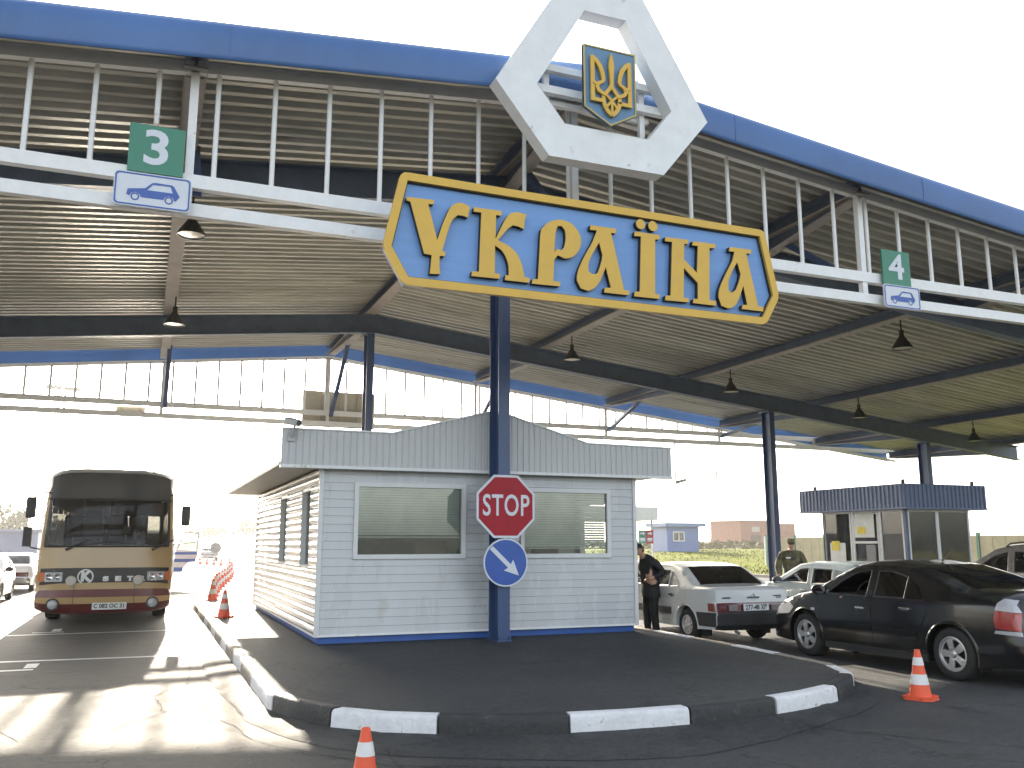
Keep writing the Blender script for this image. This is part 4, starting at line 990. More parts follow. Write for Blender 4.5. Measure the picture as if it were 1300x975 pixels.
P_black = pm('black_car_paint', (.010, .010, .010), .16, var=.3, scale=2, coat=.35, stain=(.022, .02, .018), stain_amt=.04, stain_scale=1.2)
M_redlens = pm('red_tail_lens', (.30, .008, .012), .12, var=.15, scale=14, coat=.8)
M_dkred = pm('dark_red_lens', (.085, .008, .010), .15, var=.2, scale=9, coat=.8)
M_clear = pm('clear_lens', (.40, .40, .42), .12, var=.12, scale=16, coat=.6)
M_amber = pm('amber_lens', (.50, .13, .02), .15, var=.1, coat=.5)
M_plate = pm('number_plate', (.66, .67, .64), .5, var=.04)
M_ink = pm('plate_ink', (.015, .015, .018), .6)

# --- black saloon, nearest on the right
V = dict(hw=.90, belt=.96, zb=.20, wr=.325, wheels=(-1.38, 1.34), plan=.15, tum=.42, round=.07, paint=P_black, mirror=(.92, 1.0), amp=dict(paint=.055, windscreen=.06, rear_window=.06, bumper=.09), bumper=P_black,
    sil=[(-2.26, .24, 'bumper'), (-2.34, .45, 'bumper'), (-2.34, .62, 'paint'), (-2.29, .80, 'paint'), (-2.26, 1.0, 'paint'), (-2.18, 1.07, 'paint'), (-1.62, 1.09, 'rear_window'), (-1.20, 1.25, 'rear_window'), (-.78, 1.365, 'paint'), (-.30, 1.42, 'paint'), (.10, 1.415, 'paint'), (.42, 1.36, 'windscreen'), (.80, 1.20, 'windscreen'), (1.22, .965, 'paint'), (1.60, .90, 'paint'), (1.95, .80, 'paint'), (2.12, .69, 'bumper'), (2.22, .55, 'bumper'), (2.25, .38, 'bumper'), (2.20, .22, 'bumper')],
    doors=[dict(o=[(1.02, .30), (1.02, .96), (.93, 1.0), (.62, 1.22), (.34, 1.345), (.08, 1.385), (-.04, 1.38), (-.06, .30)], w=[(.86, .965), (.60, 1.155), (.34, 1.285), (.10, 1.335), (.02, 1.33), (.03, .955)], h=(.14, .80), open=-1),
           dict(o=[(-.07, .30), (-.05, 1.38), (-.40, 1.37), (-.72, 1.30), (-.96, 1.16), (-1.02, .98), (-1.04, .80), (-.86, .52), (-.84, .30)], w=[(-.11, .955), (-.10, 1.33), (-.38, 1.325), (-.66, 1.26), (-.66, .965)], h=(-.68, .84), glass=G_tint)],
    quarter=[], cab=(-1.1, 1.0), seats=(-.85, .1), wheel_at=(-.36, .55), spokes=5, gap=.55, tw=.22, handle=M_chrome)
vc, VW, VW0, vzt = car('black_saloon', 'black four door saloon with silver five spoke wheels and open driver window', 'car', V, (10.42, 10.10, 0))
for sgn in (1, -1):
    a = MB(); patch(a, VW, sgn, [(-.70, .975), (-.70, 1.235), (-.86, 1.14), (-.94, 1.02), (-.945, .985)][::-1]); a.build('quarter_window', G_tint, vc)
    a = MB(); patch(a, VW, sgn, [(-2.30, .67), (-2.02, .69), (-2.0, .80), (-2.02, .90), (-2.28, .88)]); a.build('tail_light', M_redlens, vc, smooth=50)
    a = MB(); patch(a, VW, sgn, [(-2.28, .885), (-2.02, .905), (-2.05, .99), (-2.12, 1.045), (-2.24, 1.03)]); a.build('indicator', M_clear, vc, smooth=50)
    a = MB(); patch(a, VW, sgn, [(-2.31, .615), (-2.0, .63), (-2.015, .665), (-2.30, .665)]); a.build('reversing_light', M_clear, vc, smooth=50)
    a = MB(); patch(a, VW, sgn, [(2.10, .58), (1.72, .62), (1.60, .72), (1.70, .80), (2.02, .70)]); a.build('headlight', M_clear, vc, smooth=50)
    a = MB(); patch(a, VW, sgn, [(1.18, .70), (1.10, .70), (1.10, .74), (1.18, .74)]); a.build('side_repeater', M_clear, vc, smooth=50)
    a = MB(); a.ribbon([(.98, .52), (.4, .53), (-.04, .53)], .05, on_side(VW, sgn, .002), .012); a.ribbon([(-.10, .53), (-.6, .53), (-.84, .525)], .05, on_side(VW, sgn, .002), .012); a.build('rub_strip', P_black, vc, bevel=.006)
    a = MB(); a.ribbon([(-1.0, .235), (-.3, .23), (.9, .23)], .10, on_side(VW, sgn, .0), .014); a.build('sill', M_black, vc)
    a = MB(); a.cbox((sgn * .72, -1.73, .26), (.18, .02, .22)); a.build('mud_flap', M_rubber, vc)
a = MB(); a.tube([(0, -.55, 1.46), (0, -.75, 1.62)], .006, 6); a.lathe([(0, 0), (.025, 0), (.018, .03)], 8, (0, -.55, 1.455)); a.build('aerial', M_black, vc)

# --- boxy white saloon in front of it, seen from behind
P_white = pm('white_car_paint', (.52, .53, .52), .25, var=.07, scale=1.5, coat=.5, stain=(.36, .32, .26), stain_amt=.08, stain_scale=1.5)
Ld = dict(hw=.81, belt=.90, zb=.24, wr=.285, wheels=(-1.18, 1.28), plan=.06, tum=.34, round=.022, paint=P_white, mirror=(.72, .95), mirror_m=M_black, amp=dict(paint=.018, windscreen=.04, rear_window=.045, bumper=.03, trim=.02, tailband=.022), bumper=M_black, belly=.035,
    mats=dict(tailband=M_dkred),
    sil=[(-1.98, .26, 'bumper'), (-2.06, .34, 'bumper'), (-2.07, .52, 'bumper'), (-2.05, .545, 'tailband'), (-2.03, .70, 'paint'), (-2.01, .90, 'paint'), (-1.95, .945, 'paint'), (-1.46, .965, 'rear_window'), (-.93, 1.265, 'paint'), (-.55, 1.325, 'paint'), (-.1, 1.335, 'paint'), (.26, 1.29, 'windscreen'), (.98, .93, 'paint'), (1.55, .85, 'paint'), (1.95, .74, 'trim'), (2.0, .58, 'bumper'), (2.05, .52, 'bumper'), (2.05, .36, 'bumper'), (1.95, .26, 'bumper')],
    doors=[dict(o=[(.88, .34), (.86, .93), (.22, 1.26), (-.12, 1.285), (-.16, .34)], w=[(.70, .94), (.18, 1.205), (-.06, 1.222), (-.08, .925)], h=(.02, .78)),
           dict(o=[(-.17, .34), (-.13, 1.285), (-.62, 1.275), (-.98, 1.0), (-1.0, .84), (-.86, .60), (-.74, .34)], w=[(-.21, .925), (-.19, 1.222), (-.58, 1.21), (-.60, .93)], h=(-.74, .79))],
    quarter=[[(-.66, .93), (-.645, 1.195), (-.92, 1.0), (-.91, .945)]], cab=(-1.3, .9), seats=(-.85, .0), wheel_at=(-.36, .45), spokes=8, gap=.34, tw=.17, rim=M_alloy, rr=.17, handle=M_chrome, rear_glass=G_tint)
lc, LW, LW0, _ = car('white_saloon', 'boxy white saloon seen from behind, its full width tail light band and number plate showing', 'car', Ld, (9.80, 15.12, 0))
ty = -2.075
a = MB(); a.box((-.235, ty - .03, .565), (.285, ty - .018, .678)); pq = a.build('number_plate', M_plate, lc, bevel=.004)
a = MB(); text(a, '277-48 ХВ', .115, lambda p, q, d: (p + .025, ty - .0335, .62 + q), width=.45, bold=.003); a.build('plate_lettering', M_ink, pq)
for sgn in (1, -1):
    a = MB(); a.box((sgn * .44 - .09, ty - .022, .565), (sgn * .44 + .09, ty - .005, .665)); a.build('reversing_light', pm('dim_lens', (.22, .20, .19), .2, coat=.4), lc, bevel=.01)
    a = MB(); patch(a, LW, sgn, [(-2.03, .555), (-1.85, .56), (-1.84, .69), (-2.0, .695)]); a.build('tail_light', pm('orange_red_lens', (.20, .022, .010), .15, var=.15, coat=.7), lc)
    a = MB(); a.ribbon([(1.0, .50), (.3, .50), (-.15, .50), (-.72, .50)], .13, on_side(LW, sgn, .002), .016); a.build('rub_strip', M_black, lc, bevel=.008)
    a = MB(); patch(a, LW, sgn, [(-2.04, .30), (-1.56, .30), (-1.50, .53), (-2.04, .54)]); a.build('bumper_end', M_black, lc, bevel=.01)
    a = MB(); a.cbox((sgn * .62, -1.55, .24), (.20, .02, .24)); a.build('mud_flap', M_rubber, lc)
a = MB(); a.box((-.13, -2.062, .775), (.13, -2.045, .80)); a.tube([(-.045, -2.055, .805), (0, -2.055, .85), (.045, -2.055, .805)], .008, 6); a.build('boot_badge', M_chrome, lc)
a = MB(); a.box((-.62, -2.05, .775), (-.46, -2.04, .795)); a.box((.44, -2.05, .80), (.60, -2.04, .815)); a.box((.50, -2.05, .77), (.60, -2.04, .785)); a.build('boot_script', M_ink, lc)
a = MB(); a.tube([(-.35, -2.0, .22), (-.35, -2.10, .20)], .025, 10); a.build('exhaust', M_alloy, lc, smooth=40)

# --- pale blue hatchback beyond, side on
P_ice = pm('ice_blue_paint', (.36, .43, .45), .25, var=.07, scale=1.5, coat=.5, stain=(.28, .26, .22), stain_amt=.06, stain_scale=1.5)
Hb = dict(Ld); Hb.update(paint=P_ice, bumper=P_ice, mats=dict(tailband=M_dkred),
    sil=[(-1.93, .26, 'bumper'), (-2.0, .34, 'bumper'), (-2.0, .54, 'tailband'), (-1.98, .74, 'paint'), (-1.95, .90, 'rear_window'), (-1.55, 1.14, 'rear_window'), (-1.12, 1.27, 'paint'), (-.70, 1.325, 'paint'), (-.1, 1.335, 'paint'), (.26, 1.29, 'windscreen'), (.98, .93, 'paint'), (1.55, .85, 'paint'), (1.95, .74, 'trim'), (2.0, .58, 'bumper'), (2.05, .52, 'bumper'), (2.05, .36, 'bumper'), (1.95, .26, 'bumper')],
    doors=[dict(o=[(.88, .34), (.86, .93), (.22, 1.26), (-.12, 1.285), (-.16, .34)], w=[(.70, .94), (.18, 1.205), (-.06, 1.222), (-.08, .925)], h=(.02, .80)),
           dict(o=[(-.17, .34), (-.13, 1.285), (-.74, 1.275), (-.95, 1.0), (-.97, .84), (-.86, .60), (-.78, .34)], w=[(-.21, .925), (-.19, 1.222), (-.72, 1.21), (-.76, .93)], h=(-.74, .79), glass=G_tint)],
    quarter=[[(-.82, .93), (-.80, 1.20), (-1.05, 1.17), (-1.36, .97), (-1.34, .935)]], qglass=G_tint, wheels=(-1.18, 1.28))
hc, HW_, _, _ = car('pale_blue_hatchback', 'pale blue hatchback with dark rear glass between the black saloon and the soldier', 'car', Hb, (12.95, 14.55, 0))
for sgn in (1, -1):
    a = MB(); a.ribbon([(1.0, .60), (-.15, .60), (-.8, .60)], .09, on_side(HW_, sgn, .002), .014); a.build('rub_strip', M_black, hc, bevel=.006)
a = MB(); a.lathe([(0, .004), (.05, .0)], 16, (0, 0, 0)); a.v = [(v[0] - .5, -1.35 + v[1] * .9, 1.275 + v[1] * .38 + v[2]) for v in a.v]; a.build('window_sticker', M_plate, hc)

# --- silver estate at the right edge
P_silver = pm('silver_car_paint', (.26, .245, .235), .25, metal=.5, var=.06, coat=.5)
Sv = dict(hw=.92, belt=1.08, zb=.28, wr=.36, wheels=(-1.40, 1.36), plan=.12, tum=.36, round=.07, paint=P_silver, mirror=(.95, 1.14), amp=dict(paint=.05, windscreen=.06, rear_window=.05, bumper=.08), bumper=P_silver,
    sil=[(-2.28, .32, 'bumper'), (-2.36, .5, 'bumper'), (-2.34, .75, 'paint'), (-2.28, 1.08, 'rear_window'), (-2.0, 1.45, 'rear_window'), (-1.86, 1.57, 'paint'), (-1.2, 1.64, 'paint'), (-.3, 1.67, 'paint'), (.2, 1.63, 'paint'), (.48, 1.56, 'windscreen'), (1.30, 1.10, 'paint'), (1.9, 1.0, 'paint'), (2.18, .86, 'bumper'), (2.28, .6, 'bumper'), (2.26, .4, 'bumper'), (2.18, .30, 'bumper')],
    doors=[dict(o=[(1.06, .38), (1.06, 1.10), (.44, 1.52), (.0, 1.60), (-.10, .38)], w=[(.92, 1.11), (.40, 1.45), (.08, 1.535), (.02, 1.10)], h=(.12, .96)),
           dict(o=[(-.11, .38), (-.01, 1.60), (-.85, 1.58), (-1.02, 1.10), (-.95, .7), (-.82, .38)], w=[(-.13, 1.10), (-.06, 1.535), (-.80, 1.52), (-.88, 1.10)], h=(-.76, .98))],
    quarter=[[(-1.02, 1.10), (-.95, 1.52), (-1.7, 1.48), (-1.95, 1.12)]], cab=(-2.0, 1.1), seats=(-.9, .1), wheel_at=(-.36, .55), spokes=6, gap=.5, tw=.23)
sc_, SW, _, _ = car('silver_estate', 'silver estate car with roof rails at the right edge of the picture', 'car', Sv, (17.9, 13.9, 0))
for sgn in (1, -1):
    a = MB(); a.tube([(sgn * .62, -1.75, 1.62), (sgn * .62, -1.65, 1.70), (sgn * .63, -.4, 1.745), (sgn * .63, .1, 1.70), (sgn * .63, .2, 1.64)], .018, 8); a.build('roof_rail', M_black, sc_, smooth=40)

# --- cars queueing on the far left (three-box saloons), seen from behind / from the front
P_lwhite = pm('creamy_white_paint', (.60, .59, .56), .25, var=.05, coat=.5)
Vg = dict(Ld); Vg.update(paint=P_lwhite, bumper=M_chrome, hw=.88, plan=.10, round=.08, rear_glass=G_car)
vg, GW, _, _ = car('white_queue_saloon', 'white saloon waiting on the far left with a red tail light beside the coach', 'car', Vg, (-4.45, 38.2, 0))
b1, _, _, _ = car('cream_queue_saloon', 'cream saloon with black door mirror cut off by the left picture edge', 'car', dict(Vg, bumper=M_black), (-4.55, 30.7, 0), PI)
b2, _, _, _ = car('distant_saloon', 'small pale saloon far down the road beside a round sign', 'car', dict(Vg, paint=P_silver), (6.0, 96, 0))

# ------------------------------------------------------------------ coach
P_cream = pm('coach_cream', (.43, .29, .125), .3, var=.06, scale=1, coat=.4)
P_maroon = pm('coach_maroon', (.13, .022, .022), .3, var=.1, coat=.4)
P_coachblack = pm('coach_black_band', (.016, .015, .014), .3, var=.2, coat=.3)
P_visor = pm('coach_visor_tint', (.045, .042, .036), .35, var=.12)
G_coach = glass_mat('coach_glass', (.24, .24, .22), 1.35, .02, dirt=.03)
Bs = dict(hw=1.31, belt=1.62, zb=.34, wr=.48, wheels=(-3.4, 3.4), plan=.0, tum=.035, round=.07, belly=.03, zm=1.0, paint=P_cream,
    amp=dict(paint=.03, visor=.16, windscreen=.17, frontpanel=.16, band=.15, stripe1=.15, stripe2=.15, stripe3=.15, stripe4=.14, roofp=.07), rear_glass=G_tint,
    mats=dict(windscreen_pillar_a=P_visor, windscreen_pillar_b=P_visor, rear_panel=P_maroon, windscreen=G_coach, visor=P_visor, frontpanel=P_cream, band=P_coachblack, stripe1=P_cream, stripe2=P_maroon, stripe3=P_cream, stripe4=P_maroon, roofp=P_visor),
    sil=[(-5.9, .36, 'rear_panel'), (-5.95, .7, 'rear_panel'), (-5.95, 1.6, 'rear_window'), (-5.9, 2.6, 'paint'), (-5.8, 3.05, 'roofp'), (-5.55, 3.20, 'roofp'), (0, 3.23, 'roofp'), (5.35, 3.21, 'visor'), (5.62, 3.10, 'visor'), (5.72, 2.62, 'windscreen'), (5.90, 1.64, 'frontpanel'), (5.95, 1.19, 'band'), (5.96, .85, 'stripe1'), (6.0, .82, 'stripe1'), (6.02, .75, 'stripe2'), (6.02, .61, 'stripe3'), (6.01, .51, 'stripe4'), (5.96, .40, 'stripe4'), (5.85, .38, 'stripe4')],
    wrap=.96, pillar='windscreen_pillar', doors=[dict(o=[(5.40, .48), (5.25, 2.60), (4.55, 2.60), (4.5, .48)], w=[(5.26, 1.2), (5.13, 2.50), (4.66, 2.50), (4.63, 1.2)])],
    quarter=[[(y, 1.65), (y, 2.55), (y - 1.36, 2.55), (y - 1.36, 1.65)] for y in (4.3, 2.86, 1.42, -.02, -1.46, -2.9, -4.34)], qglass=G_tint, cab=(-5.6, 5.2), spokes=8, gap=.3, tw=.30, rr=.28, seat=pm('coach_seat', (.12, .05, .04), .8))
bus, BW, _, _ = car('tour_coach', 'cream and maroon tour coach facing the viewer on the sunlit left lane', 'coach', Bs, (-.72, 27.0, 0), PI)
# the coach's own front runs along local +Y; F2 maps local x / z onto its face
def fy(z):
    if z < .52: return 6.012
    for (ya, za, _), (yb, zb_, _) in zip(Bs['sil'][8:-1], Bs['sil'][9:]):
        if zb_ <= z <= za: return ya + (yb - ya) * (za - z) / max(1e-6, za - zb_)
    return 5.98
def cf(x, z, out=.0): return (x, fy(z) + .15 * (1 - abs(x / 1.25) ** 6) + out, z)
def facing(x0, z0, out): return lambda a, b, d: cf(x0 - a, z0 + b, out - d)
for sgn in (1, -1):
    a = MB(); a.plate(rrect(-.17, -.095, .17, .095, .02), [], facing(sgn * .98, 1.02, .022), .03); ho = a.build('headlight', M_clear, bus, bevel=.008)
    for dx in (-.08, .08): 
        a = MB(); a.lathe([(.0, .0), (.06, .01), (.072, .03)], 16, cf(sgn * .98 + dx, 1.02, .012), 'y'); a.build('lamp_bowl', M_chrome, ho, smooth=50)
    a = MB(); a.plate(rrect(-.06, -.095, .06, .095, .015), [], facing(sgn * 1.215, 1.02, .03), .05); a.build('indicator', M_amber, bus)
    a = MB(); a.lathe([(0, .03), (.09, .022), (.105, .0), (.105, -.03)], 22, cf(sgn * .64, .94, .06), 'y'); a.build('spot_lamp', pm('spot_lamp_cover', (.5, .46, .40), .4), bus, smooth=50)
    a = MB(); a.lathe([(0, .02), (.08, .015), (.095, .0), (.095, -.06)], 22, cf(sgn * .95, .47, .03), 'y'); fo = a.build('fog_lamp', M_clear, bus, smooth=50)
    a = MB(); a.lathe([(.097, -.05), (.097, .008), (.125, .008), (.125, -.06)], 22, cf(sgn * .95, .47, .02), 'y'); a.build('lamp_rim', P_coachblack, fo, smooth=50)
    a = MB(); a.tube([(sgn * 1.17, 5.75, 2.75), (sgn * 1.38, 5.95, 2.78), (sgn * 1.52, 5.95, 2.55)], .018, 6); mo_ = a.build('mirror_arm', M_black, bus, smooth=40)
    hgt = ((2.62, 2.0) if sgn > 0 else (2.42, 1.95))
    zc = 2.44 if sgn > 0 else 2.30
    a = MB(); a.cbox((sgn * 1.52, 5.93, zc), (.19, .14, .44)); m1 = a.build('mirror', M_black, bus, bevel=.045, seg=3)
    a = MB(); a.cbox((sgn * 1.52, 5.855, zc), (.15, .01, .38)); a.build('mirror_glass', M_chrome, m1)
    if sgn > 0:
        a = MB(); a.cbox((1.54, 5.93, 1.84), (.16, .13, .40)); a.tube([(1.28, 5.85, 1.58), (1.45, 5.93, 1.62), (1.54, 5.93, 1.70)], .016, 6); a.build('mirror', M_black, bus, bevel=.035)
    # wipers
    a = MB(); x0 = .80 if sgn > 0 else -.88; a.tube([cf(x0, 1.57, .05), cf(x0 - .42, 1.78, .03)], [.03, .016], 6); a.tube([cf(x0 - .05, 1.64, .02), cf(x0 - .95, 1.74, .02)], .014, 6); a.build('wiper', M_black, bus)
a = MB()
for x in (.58, -.58): a.box((x - .005, fy(.5) + .13, .34), (x + .005, fy(.5) + .163, .83))
a.build('panel_gap', M_dark, bus)
a = MB(); a.tube([cf(x / 10, 1.64, .012) for x in range(-12, 13)], .022, 6); a.tube([cf(x / 10, 2.63, .012) for x in range(-12, 13)], .022, 6); a.tube([cf(0, z / 10, .006) for z in range(17, 27)], .014, 6); a.build('windscreen_gasket', M_black, bus)
a = MB(); a.plate(circ(0, 0, .155, 32), [list(reversed(circ(0, 0, .128, 32)))], facing(.38, 1.02, .02), .015); text(a, 'K', .26, facing(.38, 1.02, .02), bold=.018); a.build('maker_emblem', pm('emblem_white', (.7, .7, .68), .4), bus)
for i, ch in enumerate('SETRA'):
    a = MB(); text(a, ch, .125, facing(.02 - .235 * i + .0 - .03, .97, .012), bold=.010, width=.12); a.build('letter', pm('emblem_white', (.7, .7, .68), .4), bus)
a = MB(); a.plate(rrect(-.33, -.07, .33, .07, .01), [], facing(-.12, .42, .03), .02); bp_ = a.build('number_plate', M_plate, bus)
a = MB(); text(a, 'C 082 OC 31', .115, facing(-.12, .42, .034), width=.58, bold=.003); a.build('plate_lettering', M_ink, bp_)
# behind the windscreen
a = MB(); a.box((-1.15, 4.95, 1.25), (1.15, 5.72, 1.60)); a.build('dashboard', M_black, bus, bevel=.04)
a = MB(); a.box((.12, 5.76, 1.62), (.72, 5.775, 1.84)); rbd = a.build('route_board', M_plate, bus)
a = MB(); text(a, 'ХАРЬКОВ', .11, lambda p, q, d: (.42 - p, 5.78, 1.775 + q), width=.5); text(a, 'КАНЕВ', .09, lambda p, q, d: (.36 - p, 5.78, 1.675 + q), width=.36); a.build('route_lettering', M_ink, rbd)
for x in (.35,):
    a = MB(); a.cbox((x, 5.25, 2.02), (.42, .05, .46)); a.cbox((x, 5.22, 2.34), (.36, .10, .20)); a.build('seat', pm('seat_cover_pale', (.30, .29, .27), .7), bus, bevel=.04)
for x in (-.55, .8, .35, -.1):
    for y in (4.0, 3.0):
        a = MB(); a.cbox((x, y, 1.9), (.42, .12, .9)); a.build('seat', pm('coach_seat', (.12, .05, .04), .8), bus, bevel=.05)
for (x, z, w_, h) in ((.0, 2.42, .05, .28), (.07, 2.44, .05, .24), (-.10, 2.44, .05, .26)):
    a = MB(); a.box((x, 5.45, z - h / 2), (x + w_, 5.46, z + h / 2)); a.build('pennant', pm('pennant_white', (.6, .58, .54), .7), bus)
a = MB(); a.box((-.42, 5.5, 1.9), (-.26, 5.51, 2.06)); a.build('windscreen_paper', M_plate, bus)
a = MB(); a.tube([(-.52, 5.15, 1.72), (-.52, 5.32, 1.5)], .03, 8); vs = []; fs = []
for i in range(24):
    t = 2 * PI * i / 24
    for j in range(6): b = 2 * PI * j / 6; r2 = .24 + .016 * math.cos(b); vs.append((-.52 + r2 * math.cos(t), 5.12 + .45 * r2 * math.sin(t) + .01 * math.sin(b), 1.72 + .25 * r2 * math.sin(t) + .016 * math.sin(b)))
for i in range(24):
    for j in range(6): fs.append((i * 6 + j, i * 6 + (j + 1) % 6, ((i + 1) % 24) * 6 + (j + 1) % 6, ((i + 1) % 24) * 6 + j))
a.add(vs, fs); a.build('steering_wheel', M_black, bus, smooth=60)

# ------------------------------------------------------------------ white minibus behind the coach with its striped door open
P_van = pm('van_white', (.62, .62, .62), .3, var=.05, coat=.3); M_stripe = pm('stripe_blue', (.03, .10, .34), .35)
mv = thing('white_minibus', 'white minibus behind the coach with an open blue striped front door', 'minibus', (.05, 38.6, 0), PI)
a = MB(); prof = [(-2.4, .35), (2.2, .35), (2.35, .6), (2.3, 1.05), (1.75, 1.25), (1.2, 2.1), (.9, 2.2), (-2.35, 2.2)]
a.plate(prof, [], lambda p, q, d: (-.95 + d, p, q), 1.9); a.build('body', P_van, mv, bevel=.06, seg=3)
a = MB(); a.add([(-.8, 1.745, 1.32), (.8, 1.745, 1.32), (.8, 1.27, 2.08), (-.8, 1.27, 2.08)], [(0, 1, 2, 3)]); a.build('windscreen', G_tint, mv)
for y in (-1.5, 1.5):
    for s in (1, -1):
        a = MB(); a.lathe([(0, .1), (.2, .1), (.33, .08), (.35, .0), (.33, -.1)], 24, (s * .86, y, .35), 'x'); a.build('wheel', M_rubber, mv, smooth=40)
a = MB(); dx = lambda p, q, d: (-1.0 - p, 1.45 + .18 * p + d, q)
dpoly = [(0, .62), (.32, .62), (.40, .82), (.55, .98), (.80, 1.02), (.86, 1.32), (.90, 2.14), (.35, 2.16), (.06, 1.5)]
a.plate(dpoly, [[(.14, 1.47), (.38, 2.08), (.82, 2.06), (.80, 1.42)]], dx, .05); dd = a.build('door', P_van, mv)
for z0, z1, x1 in ((.64, .80, .36), (1.0, 1.12, .80), (1.28, 1.38, .83)):
    a = MB(); a.plate([(.02, z0), (x1, z0), (x1, z1), (.02, z1)], [], lambda p, q, d: (-1.0 - p, 1.45 + .18 * p + .055 + d, q), .004); a.build('stripe', M_stripe, dd)
a = MB(); a.plate([(.14, 1.47), (.80, 1.42), (.82, 2.06), (.38, 2.08)], [], lambda p, q, d: (-1.0 - p, 1.47 + .18 * p + d, q), .004); a.build('pane', G_car, dd)
# ------------------------------------------------------------------ people
M_skin = pm('skin', (.42, .24, .17), .55, var=.1); M_hair = pm('dark_hair', (.018, .014, .012), .7, var=.3)
def person(label, loc, rz, J, R, mats, tags, hair=None, hairmat=None, cap=None, hands=True, group=None):
    """J joints name->(x,y,z); R radius; body grown with a skin modifier over the joint graph, head and fingers joined into the same mesh"""
    root = thing('person', label, 'person', loc, rz, group)
    E = [('pelvis', 'spine'), ('spine', 'chest'), ('chest', 'neck'), ('neck', 'skull')]
    for s in 'lr':
        E += [('chest', 'sh' + s), ('sh' + s, 'el' + s), ('el' + s, 'wr' + s), ('wr' + s, 'pa' + s), ('pelvis', 'hi' + s), ('hi' + s, 'kn' + s), ('kn' + s, 'an' + s), ('an' + s, 'to' + s)]
    names = list(J); idx = {n: i for i, n in enumerate(names)}
    me = bpy.data.meshes.new('body'); me.from_pydata([J[n] for n in names], [(idx[a], idx[b]) for a, b in E], []); me.update()
    o = bpy.data.objects.new('body', me); COL.objects.link(o); md = o.modifiers.new('skin', 'SKIN'); md.use_smooth_shade = True
    for n in names:
        r = R[n]; d = me.skin_vertices[0].data[idx[n]]; d.radius = (r, r) if not isinstance(r, tuple) else r; d.use_root = (n == 'pelvis')
    o.modifiers.new('sub', 'SUBSURF').levels = 2; o.modifiers['sub'].render_levels = 2
    dg = bpy.context.evaluated_depsgraph_get(); m2 = bpy.data.meshes.new_from_object(o.evaluated_get(dg)); bpy.data.objects.remove(o)
    m = MB(); segs = [(a, b) for a, b in E]
    cen = []
    def which(p):
        best = None
        for a, b in segs:
            A, B = Vector(J[a]), Vector(J[b]); t = max(0, min(1, (p - A).dot(B - A) / max(1e-9, (B - A).length_squared))); d = (A + (B - A) * t - p).length - .5 * (1 - t) * (R[a] if not isinstance(R[a], tuple) else R[a][0])
            if best is None or d < best[0]: best = (d, b, t, a)
        return best[3] if best[1] == 'neck' and best[2] < .7 else best[1]
    n0 = len(m.v); m.v += [tuple(v.co) for v in m2.vertices]
    for p in m2.polygons:
        m.f.append(tuple(p.vertices)); k = which(p.center); m.mi.append(tags.get(k, 0))
    # head: squashed icosphere with chin, nose, ears
    H = Vector(J['head']); hd = (H - Vector(J['neck'])).normalized(); fwd = Vector(J['face']) - H; fwd = (fwd - hd * fwd.dot(hd)).normalized(); sd_ = fwd.cross(hd)
    bm = bmesh.new(); bmesh.ops.create_icosphere(bm, subdivisions=3, radius=1)
    def hp(x, y, z): return H + sd_ * x + fwd * y + hd * z
    hv = []
    for v in bm.verts:
        x, y, z = v.co; x *= .073; y2 = y * .092; z2 = z * .115
        if z < -.1: x *= 1 + .25 * (z + .1); y2 = y2 * (1 + .12 * (z + .1)) + .012 * (-z if y > 0 else 0)
        if y > .8 and abs(v.co.x) < .25 and -.35 < z < .12: y2 += .018 * (1 - abs(v.co.x) * 4)
        if y > .75 and .02 < z < .25 and .2 < abs(v.co.x) < .55: y2 -= .010
        hv.append(hp(x, y2, z2))
    m.m = tags.get('head', 0); m.add(hv, [tuple(v.index for v in f.verts) for f in bm.faces]); bm.free()
    for s in (1, -1):
        m.add([hp(s * .072, -.012, .03), hp(s * .09, -.03, .035), hp(s * .092, -.03, -.02), hp(s * .074, -.008, -.035), hp(s * .070, -.03, .0)], [(0, 1, 2, 3), (0, 4, 1), (1, 4, 2), (2, 4, 3)])
    # fingers
    if hands:
        for s, sx in (('l', -1), ('r', 1)):
            wv, pv_ = Vector(J['wr' + s]), Vector(J['pa' + s]); d = (pv_ - wv).normalized(); side = d.cross(Vector((0, 0, 1))); side = side.normalized() if side.length > .1 else Vector((0, 1, 0)); up = side.cross(d)
            if s == 'l' and J.get('curl_l'): up = -up
            m.m = tags.get('pa' + s, 0)
            for i, ln_ in enumerate((.062, .074, .07, .055)):
                b = pv_ + side * (.028 - .0185 * i) + d * .015; m.tube([b, b + d * ln_ * .5 - up * .006, b + d * ln_ * .85 - up * .022, b + d * ln_ * .9 - up * .045], [.0095, .009, .008, .006], 6)
            b = wv + d * .03 + side * .03; m.tube([b, b + side * .028 + d * .025, b + side * .032 + d * .06], [.012, .011, .008], 6)
    bo = m.build('body', mats, root, smooth=70)
    if hair:
        bm = bmesh.new(); bmesh.ops.create_icosphere(bm, subdivisions=3, radius=1); a = MB(); keep = []
        for v in bm.verts:
            x, y, z = v.co; rr_ = 1.08 + .03 * math.sin(9 * x + 7 * z); keep.append(hp(x * .073 * rr_, y * .092 * rr_ - .006, z * .115 * rr_ + .004))
        fs = [tuple(v.index for v in f.verts) for f in bm.faces if (lambda c: c.z > .35 or (c.y < .15 and c.z > -.45) )(f.calc_center_median())]
        a.add(keep, fs); a.build('hair', hairmat or M_hair, root, smooth=60, fix=True); bm.free()
